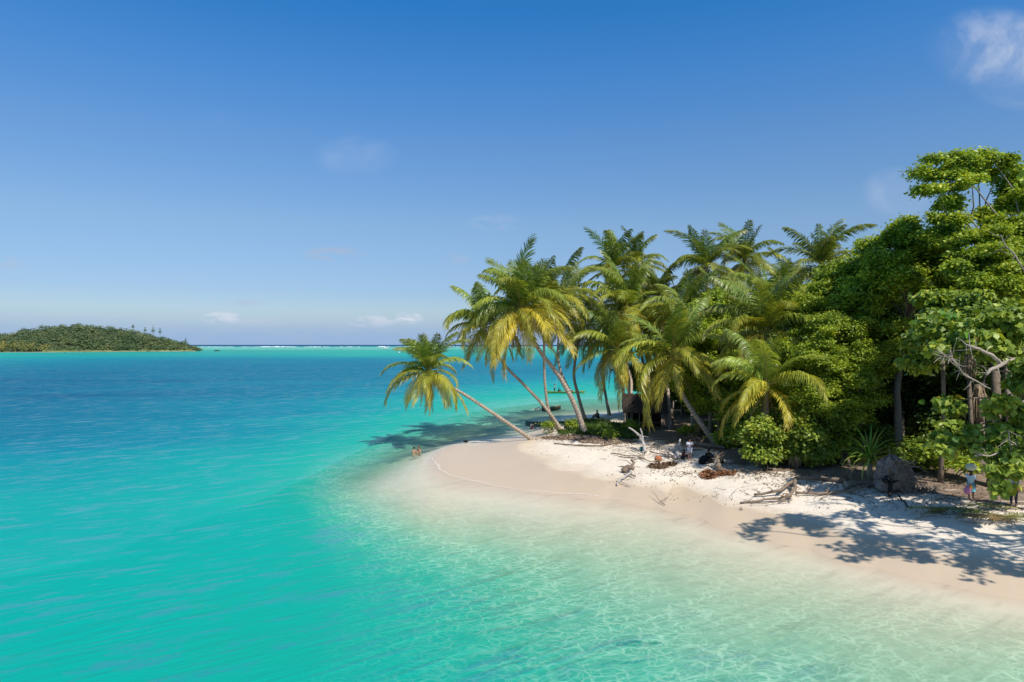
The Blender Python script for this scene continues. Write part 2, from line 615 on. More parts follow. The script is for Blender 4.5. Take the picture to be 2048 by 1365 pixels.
# beach and shallow sea bed
th = np.linspace(R(-62), R(95), 620)
rr = np.exp(np.linspace(math.log(6.0), math.log(320.0), 340))
X, Y, q = polar(th, rr)
H = height_np(X, Y)
H = H + undul(X, Y, H)
keep = (H[q].max(axis=1) > -4.2)
gq = q[keep]
used = np.unique(gq)
remap = np.full(len(X), -1)
remap[used] = np.arange(len(used))

m_sand, t, out = new_mat('beach_sand')
geo = t.new('ShaderNodeNewGeometry')
pos = geo.outputs['Position']
sp = t.new('ShaderNodeSeparateXYZ')
t.l.new(pos, sp.inputs[0])
z = sp.outputs[2]
n_lo = t.noise(pos, 0.35, 4, 0.55)
n_mid = t.noise(pos, 1.7, 5, 0.6)
n_hi = t.noise(pos, 14.0, 4, 0.65)
zz = t.math('ADD', z, t.math('MULTIPLY', t.math('SUBTRACT', n_lo, 0.5), 0.22))
dry = t.map(zz, 0.36, 0.47, 0.0, 1.0, True)
dry2 = t.map(zz, 0.47, 0.62, 0.0, 1.0, True)
c = t.mix(dry, (0.61, 0.475, 0.335), (0.69, 0.575, 0.435))
c = t.mix(dry2, c, (0.79, 0.69, 0.56))
under = t.map(z, -0.15, 0.0, 1.0, 0.0)
c = t.mix(under, c, (0.80, 0.67, 0.50))
c = t.mix(t.math('MULTIPLY', t.map(n_mid, 0.45, 0.75), 0.25), c, (0.52, 0.43, 0.34))
spk = t.math('MULTIPLY', t.map(n_hi, 0.62, 0.72), t.map(t.noise(pos, 0.8, 3, 0.6), 0.45, 0.6))
spk = t.math('MULTIPLY', spk, dry2)
c = t.mix(t.math('MULTIPLY', spk, 0.55), c, (0.26, 0.18, 0.12))
# dead leaves and soil under the trees, thinning out over the upper beach
lit_n = t.noise(t.mapping(pos, rot=(0, 0, R(-12)), scale=(0.35, 1.2, 1)), 1.1, 7, 0.7)
lz = t.math('ADD', t.map(z, 0.85, 1.25, -0.30, 0.30), lit_n)
lit = t.map(lz, 0.55, 0.68, 0.0, 0.9, True)
lc = t.ramp(t.noise(pos, 5.0, 6, 0.75), [(0.3, (0.07, 0.045, 0.03)), (0.5, (0.19, 0.125, 0.08)), (0.62, (0.34, 0.25, 0.18)), (0.75, (0.10, 0.085, 0.05))])
c = t.mix(lit, c, lc)
p = t.new('ShaderNodeBsdfPrincipled')
t.l.new(c, p.inputs['Base Color'])
t.l.new(t.map(dry, 0, 1, 0.42, 0.95), p.inputs['Roughness'])
t.l.new(t.map(dry, 0, 1, 0.45, 0.1), p.inputs['Specular IOR Level'])
bh = t.math('ADD', t.math('MULTIPLY', n_mid, 1.0), t.math('MULTIPLY', n_hi, 0.35))
bn = t.new('ShaderNodeBump')
bn.inputs['Distance'].default_value = 0.12
t.l.new(t.map(dry, 0, 1, 0.08, 0.85), bn.inputs['Strength'])
t.l.new(bh, bn.inputs['Height'])
t.l.new(bn.outputs[0], p.inputs['Normal'])
t.l.new(p.outputs[0], out.inputs[0])
beach = link('beach', np_mesh('beach', np.stack([X, Y, H], -1)[used], remap[gq], m_sand, True))
tag(beach, 'white sand beach and pale sea bed of the palm covered point', kind='structure')

# the sea: one sheet to the horizon
tha = np.concatenate([np.linspace(R(-180), R(-50), 40)[:-1], np.linspace(R(-50), R(50), 460), np.linspace(R(50), R(180), 40)[1:]])
rra = np.concatenate([[0.5], np.exp(np.linspace(math.log(4.0), math.log(800.0), 250)), np.exp(np.linspace(math.log(840), math.log(60000), 60))])
X, Y, q = polar(tha, rra)
Hw = height_np(X, Y)
m_sea, t, out = new_mat('sea_water')
at = t.new('ShaderNodeAttribute', attribute_name='depth')
geo = t.new('ShaderNodeNewGeometry')
pos = geo.outputs['Position']
d0 = at.outputs['Fac']
patch = t.noise(t.along(pos, 15, 0.35, 1), 0.045, 5, 0.6)
d = t.math('MULTIPLY', d0, t.map(patch, 0.3, 0.7, 0.86, 1.14))
DM = 12.0
body = t.ramp(t.math('DIVIDE', d, DM), [
    (0.0, (0.56, 0.58, 0.40)), (0.8 / DM, (0.20, 0.50, 0.33)), (1.5 / DM, (0.06, 0.45, 0.30)), (2.2 / DM, (0.006, 0.41, 0.28)),
    (3.3 / DM, (0.0, 0.365, 0.29)), (4.6 / DM, (0.0, 0.285, 0.285)), (6.2 / DM, (0.0, 0.205, 0.27)), (8.0 / DM, (0.0, 0.160, 0.240)), (10.0 / DM, (0.0, 0.128, 0.222)),
    (1.0, (0.003, 0.060, 0.150))])
# reef and weed patches in the far lagoon
reef = t.math('MULTIPLY', t.map(t.noise(t.mapping(pos, scale=(0.3, 1, 1)), 0.012, 5, 0.65), 0.45, 0.62), t.map(d0, 2.0, 2.5))
ln = t.new('ShaderNodeVectorMath', operation='LENGTH')
t.l.new(pos, ln.inputs[0])
reef = t.math('MULTIPLY', reef, t.map(ln.outputs['Value'], 250, 700))
reef = t.math('MULTIPLY', reef, t.map(d0, 6.0, 3.5))
body = t.mix(t.math('MULTIPLY', reef, 0.6), body, (0.06, 0.19, 0.20))
weed = t.math('MULTIPLY', t.map(t.noise(pos, 0.55, 5, 0.7), 0.60, 0.68), t.map(d0, 1.0, 2.2))
weed = t.math('MULTIPLY', weed, t.map(d0, 3.4, 2.6))
weed = t.math('MULTIPLY', weed, t.map(t.noise(pos, 0.09, 2, 0.5), 0.48, 0.6))
body = t.mix(t.math('MULTIPLY', weed, 0.4), body, (0.06, 0.25, 0.14))
# surface relief: long crests turning with the swell, chop on top
warp = t.noise(pos, 0.05, 2, 0.5, out=1)
wp = t.new('ShaderNodeVectorMath', operation='MULTIPLY_ADD')
t.l.new(warp, wp.inputs[0])
wp.inputs[1].default_value = (5, 5, 0)
t.l.new(pos, wp.inputs[2])
w1 = t.noise(t.along(wp.outputs[0], 38, 0.055, 0.42), 1.0, 3, 0.5, 0.4)
w1b = t.noise(t.along(wp.outputs[0], 33, 0.13, 1.15), 1.0, 3, 0.5, 0.3)
w2 = t.noise(t.along(wp.outputs[0], 28, 0.30, 1.0), 2.6, 4, 0.6)
w3 = t.noise(t.along(pos, 44, 0.5, 1.0), 9.0, 3, 0.6)
def crest(v, k):
    return t.math('MAXIMUM', t.math('SUBTRACT', 1.0, t.math('ABSOLUTE', t.math('MULTIPLY', t.math('SUBTRACT', v, 0.5), k))), 0.0)


ridge = crest(w1, 8.0)
ridge2 = crest(w1b, 9.0)
hh = t.math('ADD', t.math('ADD', t.math('MULTIPLY', ridge, 0.10), t.math('MULTIPLY', ridge2, 0.05)), t.math('ADD', t.math('MULTIPLY', w2, 0.16), t.math('MULTIPLY', w3, 0.03)))
calm = t.map(d0, 0.0, 0.9, 0.18, 1.0)
hh = t.math('MULTIPLY', hh, calm)
nrm = t.bump(hh, 0.75, 1.0)
nrm_soft = t.bump(hh, 0.32, 1.0)
# light gathered by the ripples: bright net painted into the water's tint and colour
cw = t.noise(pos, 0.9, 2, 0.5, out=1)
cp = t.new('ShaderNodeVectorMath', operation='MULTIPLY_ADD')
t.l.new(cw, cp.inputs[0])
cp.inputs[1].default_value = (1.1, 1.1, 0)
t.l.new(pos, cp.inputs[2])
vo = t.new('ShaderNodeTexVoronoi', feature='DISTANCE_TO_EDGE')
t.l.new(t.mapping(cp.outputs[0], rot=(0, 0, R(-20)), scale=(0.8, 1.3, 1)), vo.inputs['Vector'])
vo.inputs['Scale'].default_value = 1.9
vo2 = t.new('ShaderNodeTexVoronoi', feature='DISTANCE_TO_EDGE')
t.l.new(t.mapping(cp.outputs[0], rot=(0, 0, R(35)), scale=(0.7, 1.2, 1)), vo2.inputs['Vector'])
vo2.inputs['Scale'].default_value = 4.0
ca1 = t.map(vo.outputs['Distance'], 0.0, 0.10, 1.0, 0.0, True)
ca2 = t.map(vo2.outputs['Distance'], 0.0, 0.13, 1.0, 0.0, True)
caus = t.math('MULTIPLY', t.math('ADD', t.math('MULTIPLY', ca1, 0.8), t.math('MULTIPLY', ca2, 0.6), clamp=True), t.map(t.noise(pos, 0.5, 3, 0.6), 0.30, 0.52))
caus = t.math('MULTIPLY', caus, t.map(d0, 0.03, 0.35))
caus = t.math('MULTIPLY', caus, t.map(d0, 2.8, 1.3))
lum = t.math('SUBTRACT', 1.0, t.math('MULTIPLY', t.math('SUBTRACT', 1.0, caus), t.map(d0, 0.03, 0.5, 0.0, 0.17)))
pw = t.new('ShaderNodeCombineXYZ')
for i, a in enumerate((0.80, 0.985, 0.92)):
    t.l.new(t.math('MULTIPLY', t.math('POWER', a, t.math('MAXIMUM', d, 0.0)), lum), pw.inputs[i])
tr = t.new('ShaderNodeBsdfTransparent')
t.l.new(pw.outputs[0], tr.inputs[0])
df = t.new('ShaderNodeBsdfDiffuse')
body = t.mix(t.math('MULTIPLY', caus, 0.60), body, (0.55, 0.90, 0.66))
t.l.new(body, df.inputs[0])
t.l.new(nrm_soft, df.inputs['Normal'])
op = t.math('SUBTRACT', 1.0, t.math('POWER', 0.66, t.math('POWER', t.math('MAXIMUM', d, 0.0), 1.5)))
mx = t.new('ShaderNodeMixShader')
t.l.new(op, mx.inputs[0])
t.l.new(tr.outputs[0], mx.inputs[1])
t.l.new(df.outputs[0], mx.inputs[2])
gl = t.new('ShaderNodeBsdfGlossy')
gl.inputs['Roughness'].default_value = 0.17
gl.inputs['Color'].default_value = (1, 0.97, 0.86, 1)
t.l.new(t.bump(hh, 0.12, 1.0), gl.inputs['Normal'])
fr = t.new('ShaderNodeFresnel')
fr.inputs['IOR'].default_value = 1.33
t.l.new(nrm, fr.inputs['Normal'])
fr0 = t.new('ShaderNodeFresnel')
fr0.inputs['IOR'].default_value = 1.33
cm = t.math('ADD', t.map(ridge, 0.66, 0.95, 0.0, 1.0, True), t.map(ridge2, 0.50, 0.95, 0.0, 0.8, True))
cm = t.math('MULTIPLY', cm, t.map(t.noise(t.along(pos, 30, 0.35, 0.7), 1.0, 5, 0.75), 0.46, 0.56))
cm = t.math('MULTIPLY', cm, t.map(d0, 0.6, 2.2, 0.25, 1.0))
ff = t.math('ADD', t.math('MULTIPLY', t.math('SUBTRACT', fr.outputs[0], fr0.outputs[0]), 0.30), 0.006)
ff = t.math('ADD', ff, t.math('MULTIPLY', cm, 0.30))
ff = t.math('ADD', ff, t.math('MULTIPLY', t.math('POWER', fr0.outputs[0], 3.0), 0.05))
ff = t.math('MINIMUM', t.math('MAXIMUM', ff, 0.006), 0.40)
mx2 = t.new('ShaderNodeMixShader')
t.l.new(ff, mx2.inputs[0])
t.l.new(mx.outputs[0], mx2.inputs[1])
t.l.new(gl.outputs[0], mx2.inputs[2])
t.l.new(mx2.outputs[0], out.inputs[0])
sea = link('sea', np_mesh('sea', np.stack([X, Y, np.zeros_like(X)], -1), q, m_sea, True, {'depth': np.clip(-Hw, 0, 16)}))
tag(sea, 'turquoise lagoon turning deep blue towards the reef', kind='structure')

# ------------------------------------------------------------------ foam
m_foam, t, out = new_mat('foam')
g = t.new('ShaderNodeNewGeometry').outputs['Position']
at = t.new('ShaderNodeAttribute', attribute_name='t')
nz = t.noise(g, 2.2, 6, 0.7)
edge = t.map(t.math('ABSOLUTE', at.outputs['Fac']), 0.0, 1.0, 0.30, -0.22)
al = t.map(t.math('ADD', nz, edge), 0.58, 0.76, 0.0, 0.5, True)
df = t.new('ShaderNodeBsdfDiffuse')
df.inputs[0].default_value = (0.86, 0.85, 0.83, 1)
tp = t.new('ShaderNodeBsdfTransparent')
mx = t.new('ShaderNodeMixShader')
t.l.new(al, mx.inputs[0])
t.l.new(tp.outputs[0], mx.inputs[1])
t.l.new(df.outputs[0], mx.inputs[2])
t.l.new(mx.outputs[0], out.inputs[0])


def foam_strip(name, label, pts, wid, z0=0.02, seed=0):
    rng = random.Random(seed)
    P = []
    for i in range(len(pts) - 1):
        a, b = Vector(pts[i]), Vector(pts[i + 1])
        n = max(2, int((b - a).length / 0.25))
        for k in range(n):
            P.append(a.lerp(b, k / n))
    # smooth
    for _ in range(30):
        P = [P[0]] + [(P[i - 1] + P[i] * 2 + P[i + 1]) / 4 for i in range(1, len(P) - 1)] + [P[-1]]
    V, At = [], []
    ph = rng.uniform(0, 6)
    for i, p in enumerate(P):
        tg = (P[min(i + 1, len(P) - 1)] - P[max(i - 1, 0)]).normalized()
        s = Vector((-tg.y, tg.x))
        f = i / (len(P) - 1)
        ww = wid * (0.5 + 0.5 * math.sin(i * 0.11 + ph) ** 2) * min(1, 5 * f, 5 * (1 - f)) + 0.03
        off = 0.12 * math.sin(i * 0.21 + ph) + 0.07 * math.sin(i * 0.63)
        for k in (-1, -0.5, 0, 0.5, 1):
            qx = p + s * (off + ww * k)
            hz = max(0.0, gz(qx.x, qx.y)) + z0 + 0.02 * (1 - abs(k))
            V.append((qx.x, qx.y, hz))
            At.append(k)
    n = len(P)
    Q = [(5 * i + k, 5 * i + k + 1, 5 * i + k + 6, 5 * i + k + 5) for i in range(n - 1) for k in range(4)]
    o = link(name, np_mesh(name, V, Q, m_foam, True, {'t': At}))
    return tag(o, label, kind='stuff')


line = [plane(px, py) for px, py in SHORE[5:14]]
foam_strip('foam', 'thin white line of foam along the edge of the sand spit', line, 0.22, seed=3)
line2 = [(x - 0.5, y - 1.2) for x, y in [plane(px, py) for px, py in ((850, 935), (880, 952), (940, 972), (1000, 985))]]
#foam_strip('foam', 'faint foam on the ripples just outside the sand spit', line2, 0.14, 0.01, 9)

# surf breaking on the outer reef
m_surf = mat_plain('surf', (0.86, 0.88, 0.90), 0.9, 0.15, 0.02, 0.0)
rng = random.Random(5)
mb = MB()
segs = [(388, 470, 1.4), (480, 505, 1.1), (505, 598, 3.0), (600, 660, 1.8), (672, 722, 1.5), (752, 780, 3.2), (782, 840, 1.2), (862, 925, 2.0),
        (928, 990, 1.4), (1010, 1120, 1.4), (-200, -60, 2), (1180, 1420, 1.5)]
for a, b, hgt in segs:
    D = 3000
    n = 22
    pts, rad = [], []
    for i in range(n + 1):
        px = a + (b - a) * i / n
        f = math.sin(PI * i / n) ** 0.5
        pts.append(((px - 1024) / F * D, D + 20 * math.sin(i), 0.0))
        rad.append(max(0.15, hgt * f * rng.uniform(0.5, 1.25)))
    mb.tube(pts, rad, 6)
surf = mb.build('surf', m_surf)
tag(surf, 'white surf breaking along the outer reef below the horizon', kind='stuff')


# ------------------------------------------------------------------ palms
def frond_mesh(name, L, th0, bend, seed, N=52, leafL=0.95, droop=0.8, wid=0.034, curl=0.0, mat=None, ragged=0.0):
    rng = np.random.default_rng(seed)
    NS = 16
    s = np.linspace(0, 1, NS + 1)
    ang = th0 - bend * s ** 1.25
    ds = L / NS
    x = np.concatenate([[0], np.cumsum(np.cos(ang[:-1]) * ds)])
    z = np.concatenate([[0], np.cumsum(np.sin(ang[:-1]) * ds)])
    y = curl * s ** 2 * L
    P = np.stack([x, y, z], -1)
    T = np.gradient(P, axis=0)
    T /= np.linalg.norm(T, axis=1)[:, None]
    V, Q, A = [], [], []
    # midrib: three-sided
    for i in range(NS + 1):
        t_ = T[i]
        side = np.cross(t_, [0, 0, 1.0])
        if np.linalg.norm(side) < 1e-3:
            side = np.array([0, -1.0, 0])
        side /= np.linalg.norm(side)
        up = np.cross(side, t_)
        r = 0.045 * (1 - s[i]) + 0.010
        for k in range(3):
            a = 2 * PI * k / 3 + PI / 2
            V.append(P[i] + side * math.cos(a) * r + up * math.sin(a) * r)
            A.append(2.2)
    for i in range(NS):
        for k in range(3):
            a, b = 3 * i + k, 3 * i + (k + 1) % 3
            Q.append((a, b, b + 3, a + 3))
    for i in range(N):
        f = 0.12 + 0.88 * (i + 0.5) / N
        if f > 0.995:
            f = 0.995
        j = f * NS
        j0 = int(j)
        w = j - j0
        p0 = P[j0] * (1 - w) + P[min(j0 + 1, NS)] * w
        t_ = T[j0] * (1 - w) + T[min(j0 + 1, NS)] * w
        side = np.cross(t_, [0, 0, 1.0])
        nn = np.linalg.norm(side)
        side = side / nn if nn > 1e-3 else np.array([0, -1.0, 0])
        up = np.cross(side, t_)
        ln = leafL * (0.42 + 0.62 * math.sin(PI * min(1, f * 0.95) ** 0.85)) * rng.uniform(0.85, 1.1)
        be = R(28 + 42 * f) + rng.normal(0, 0.08)
        for sg in (-1, 1):
            if ragged and rng.random() < ragged:
                continue
            d = side * sg * math.cos(be) + t_ * math.sin(be) + up * rng.uniform(0.0, 0.28)
            d /= np.linalg.norm(d)
            d2 = d + np.array([0, 0, -droop * rng.uniform(0.7, 1.3)])
            d2 /= np.linalg.norm(d2)
            d3 = d2 + np.array([0, 0, -droop * 0.8])
            d3 /= np.linalg.norm(d3)
            wv = t_ * wid * rng.uniform(0.85, 1.2) + up * rng.uniform(-0.012, 0.012)
            p1 = p0 + d * ln * 0.34
            p2 = p1 + d2 * ln * 0.36
            p3 = p2 + d3 * ln * 0.30
            b = len(V)
            V += [p0 - wv * .5, p0 + wv * .5, p1 - wv, p1 + wv, p2 - wv * .8, p2 + wv * .8, p3 - wv * .12, p3 + wv * .12]
            A += [f * .6, f * .6, f * .75, f * .75, f * .9, f * .9, f * .75 + .3, f * .75 + .3]
            Q += [(b, b + 1, b + 3, b + 2), (b + 2, b + 3, b + 5, b + 4), (b + 4, b + 5, b + 7, b + 6)]
    return np_mesh(name, V, Q, mat or M_FROND, False, {'t': A})


FCLS = [(86, 16), (76, 48), (64, 84), (50, 104), (36, 112), (18, 100), (-2, 84), (-26, 60), (-50, 34)]
FRONDS = []
sd = 10
for (e, bd) in FCLS:
    row_ = []
    for v in range(3):
        sd += 1
        row_.append(frond_mesh('frond', 4.6, R(e), R(bd * (0.85 + 0.16 * v)), sd, N=64, wid=0.040, leafL=1.15, droop=0.4 + 0.35 * v, curl=(-0.10, 0.04, 0.13)[v]))
    FRONDS.append(row_)
DEAD = [frond_mesh('dead_frond', 3.6, R(-62), R(20), 90 + k, N=36, leafL=0.6, droop=1.6, wid=0.03, ragged=0.25) for k in range(2)]
COCO = MB().blob((0, 0, 0), (0.13, 0.13, 0.16), 8, 6).mesh('coconut', M_OBJ)
# coarse fronds for far palms
FAR_FROND = [frond_mesh('frond', 4.4, R(e), R(b), 200 + i, N=12, leafL=1.0, droop=0.8, wid=0.14) for i, (e, b) in enumerate([(75, 60), (45, 85), (15, 85), (-30, 50)])]

P_TOP = (0.155, 0.245, 0.045)
P_MID = (0.320, 0.380, 0.055)
P_LOW = (0.560, 0.450, 0.055)
P_DEAD = (0.27, 0.17, 0.085)


def trunk_mesh(pts, r0, r1, flare=1.8):
    """smooth tapering stem through pts (relative to pts[0])"""
    P = [Vector(p) for p in pts]
    # Catmull-Rom
    Q = []
    ext = [P[0] * 2 - P[1]] + P + [P[-1] * 2 - P[-2]]
    for i in range(1, len(ext) - 2):
        a, b, c, d = ext[i - 1], ext[i], ext[i + 1], ext[i + 2]
        for k in range(6):
            u = k / 6
            Q.append(0.5 * ((2 * b) + (c - a) * u + (2 * a - 5 * b + 4 * c - d) * u * u + (-a + 3 * b - 3 * c + d) * u ** 3))
    Q.append(P[-1])
    n = len(Q)
    L = [0]
    for i in range(1, n):
        L.append(L[-1] + (Q[i] - Q[i - 1]).length)
    V, A = [], []
    K = 9
    prev = None
    for i in range(n):
        tg = (Q[min(i + 1, n - 1)] - Q[max(i - 1, 0)]).normalized()
        if prev is None:
            u = tg.cross(Vector((0, 1, 0))).normalized()
        else:
            u = (prev - tg * prev.dot(tg)).normalized()
        prev = u
        v = tg.cross(u)
        f = L[i] / L[-1]
        r = (r0 + (r1 - r0) * f) * (1 + (flare - 1) * math.exp(-L[i] / 0.7)) * (1 + 0.03 * math.sin(i * 2.1))
        for k in range(K):
            a = 2 * PI * k / K
            V.append(tuple(Q[i] - P[0] + (u * math.cos(a) + v * math.sin(a)) * r))
            A.append(L[i])
    F_ = [(i * K + k, i * K + (k + 1) % K, (i + 1) * K + (k + 1) % K, (i + 1) * K + k) for i in range(n - 1) for k in range(K)]
    return np_mesh('trunk', V, F_, M_BARK_P, True, {'t': A})


def palm(label, base, via, crown, scale=1.0, n=26, seed=0, tint=1.0, gold=1.0, wind=0.0, lowcut=0, lift=0.0, dead=2, r0=0.19, group='coconut palms on the sandy point', name='palm_tree', nuts=5):
    rng = random.Random(seed)
    n = int(n * 1.12)
    scale *= 1.12
    base = Vector(base)
    crown = Vector(crown)
    root = empty(name, base)
    tag(root, label, 'palm tree', group)
    pts = [base - Vector((0, 0, 0.3))] + [Vector(v) for v in via] + [crown - Vector((0, 0, 0.15))]
    tm = trunk_mesh(pts, r0, r0 * 0.62)
    link('trunk', tm, root, (0, 0, -0.3))
    c = crown - base
    az0 = rng.uniform(0, 6.28)
    tx, ty = rng.uniform(-.16, .16), rng.uniform(-.16, .16)
    for k in range(n):
        f = (k + 0.5) / n
        ci = f * (len(FCLS) - 1 - lowcut) + rng.uniform(-0.5, 0.5)
        ci = int(max(0, min(len(FCLS) - 1, round(ci))))
        az = az0 + k * 2.39996 + rng.uniform(-0.4, 0.4)
        fr = rng.choice(FRONDS[ci])
        if f < 0.4:
            a = f / 0.4
            colr = [P_TOP[i] * (1 - a) + P_MID[i] * a for i in range(3)]
        else:
            a = min(1, (f - 0.4) / 0.6 * gold)
            colr = [P_MID[i] * (1 - a) + P_LOW[i] * a for i in range(3)]
        j = rng.uniform(0.8, 1.2) * tint
        o = link('frond', fr, root, c, tuple(x * j for x in colr))
        sc = scale * rng.uniform(0.8, 1.16) * (0.70 if ci == 0 else 1.0)
        o.scale = (sc, sc, sc)
        o.rotation_euler = (rng.uniform(-.25, .25) + tx, rng.uniform(-.2, .2) - lift + ty * math.cos(az), az)
    for k in range(dead + 1):
        o = link('dead_frond', rng.choice(DEAD), root, c - Vector((0, 0, 0.2)), P_DEAD)
        o['label'] = 'dry brown frond hanging against the trunk'
        sc = scale * rng.uniform(0.8, 1.05)
        o.scale = (sc, sc, sc)
        o.rotation_euler = (0, rng.uniform(-.1, .15), rng.uniform(0, 6.28))
    for k in range(nuts):
        a = rng.uniform(0, 6.28)
        link('coconut', COCO, root, c + Vector((0.28 * math.cos(a), 0.28 * math.sin(a), -0.25 - rng.uniform(0, .2))), (0.22, 0.17, 0.05))
    return root


def pal(label, bpx, bpy, vias, cpx, cpy, cD, **kw):
    b = G(bpx, bpy)
    v = []
    for i, (x, y) in enumerate(vias):
        f = (i + 1) / (len(vias) + 1)
        v.append(AT(x, y, b.y + (cD - b.y) * f))
    return palm(label, b, v, AT(cpx, cpy, cD), **kw)


pal('low palm leaning far out over the water, leftmost on the point', 1072, 879, [(1010, 843), (935, 793), (880, 762)], 856, 746, 66,
    scale=0.92, n=34, seed=11, gold=1.15, lowcut=0, r0=0.20)
pal('large golden palm with a thick pale leaning trunk', 1172, 868, [(1150, 812), (1118, 752), (1078, 700)], 1040, 622, 69,
    scale=1.28, n=36, seed=22, gold=1.3, r0=0.28, dead=3)
pal('palm with a dark curved trunk and crown left of the large golden palm', 1128, 862, [(1090, 815), (1050, 772), (1005, 725)], 968, 655, 73,
    scale=1.12, n=24, seed=33, gold=1.1, r0=0.19)
pal('palm with a slim white upright trunk in front of the green canoe', 1122, 862, [(1101, 832), (1091, 780), (1088, 700)], 1092, 602, 73,
    scale=1.1, n=22, seed=44, gold=0.8, r0=0.17)
pal('palm with a dark thin trunk crossing behind the thick pale trunk', 1168, 846, [(1140, 785), (1118, 730), (1118, 660)], 1128, 602, 80,
    scale=1.1, n=24, seed=55, tint=0.85, gold=0.6, r0=0.18)
pal('palm with old fronds hanging down a dark trunk beside the canoe', 1172, 842, [(1156, 790), (1148, 740)], 1165, 650, 84,
    scale=1.15, n=24, seed=66, tint=0.8, gold=0.6, dead=5, r0=0.22)
pal('palm with a straight brown trunk standing on the back beach', 1220, 832, [(1211, 790), (1205, 740)], 1222, 668, 90,
    scale=1.15, n=24, seed=77, tint=0.8, gold=0.6, dead=4, r0=0.2)
pal('tall palm at the top of the grove, left one of two close crowns', 1252, 850, [(1245, 760), (1236, 640)], 1226, 540, 86,
    scale=1.15, n=22, seed=88, tint=0.85, gold=0.5, dead=2)
pal('tall palm at the top of the grove, right one of two close crowns', 1300, 850, [(1290, 760), (1275, 640)], 1272, 534, 88,
    scale=1.1, n=22, seed=99, tint=0.75, gold=0.4, dead=2)
pal('broad palm below the two tallest crowns of the left grove', 1262, 862, [(1258, 780), (1252, 700)], 1252, 620, 80,
    scale=1.3, n=26, seed=110, tint=1.0, gold=0.8, dead=2)
pal('palm with upright fronds right of the broad grove palm', 1340, 858, [(1335, 770), (1325, 680)], 1318, 600, 86,
    scale=1.15, n=22, seed=121, tint=0.85, gold=0.7, dead=1)
pal('palm with a low drooping crown over the left side of the hut', 1262, 862, [(1262, 800), (1260, 750)], 1232, 700, 76,
    scale=1.15, n=24, seed=132, tint=0.95, gold=1.0, dead=3)
pal('big palm with a leaning brown trunk and fronds over the hut', 1437, 887, [(1400, 845), (1368, 795), (1352, 755)], 1349, 712, 62,
    scale=1.22, n=28, seed=143, tint=1.05, gold=0.9, dead=3, r0=0.26)
pal('palm reaching the sky right of the gap in the grove', 1420, 872, [(1420, 780), (1418, 660)], 1414, 536, 82,
    scale=1.15, n=24, seed=154, tint=0.85, gold=0.7)
pal('tallest central palm with a dark wind blown crown', 1500, 872, [(1498, 780), (1492, 660)], 1488, 526, 86,
    scale=1.2, n=24, seed=165, tint=0.75, gold=0.5)
pal('palm with a bent crown left of the right hand trees', 1650, 880, [(1650, 780), (1648, 660)], 1646, 534, 74,
    scale=1.22, n=22, seed=176, tint=0.85, gold=0.5)
pal('palm with broad pale fronds in the middle of the grove', 1540, 880, [(1540, 800), (1538, 700)], 1536, 612, 70,
    scale=1.2, n=22, seed=187, tint=1.0, gold=0.6, dead=1)
pal('palm with dark upright fronds above the yellow low palm', 1535, 890, [(1532, 820), (1530, 760)], 1530, 668, 56,
    scale=1.15, n=24, seed=198, tint=0.8, gold=0.6, lowcut=2, dead=3)
pal('low palm with yellow fronds spread to the left over bushes', 1532, 925, [(1534, 880), (1534, 830)], 1532, 776, 50.5,
    scale=1.02, n=22, seed=209, tint=1.15, gold=1.0, lowcut=1, dead=3)
pal('small palm crown just showing above the grove skyline', 1580, 870, [(1578, 780), (1576, 660)], 1572, 562, 92,
    scale=0.9, n=18, seed=220, tint=0.7, gold=0.3)
pal('palm filling the grove between the hut and the tall central palm', 1385, 868, [(1384, 780), (1382, 720)], 1370, 632, 76,
    scale=1.2, n=24, seed=231, tint=0.95, gold=0.8)
pal('palm half hidden behind the round dark tree', 1455, 872, [(1455, 790), (1455, 700)], 1452, 640, 78,
    scale=1.15, n=24, seed=242, tint=0.9, gold=0.9)
pal('palm with a shaded crown behind the low drooping palm', 1300, 855, [(1300, 800), (1296, 740)], 1292, 660, 82,
    scale=1.15, n=24, seed=253, tint=0.85, gold=0.7, dead=3)


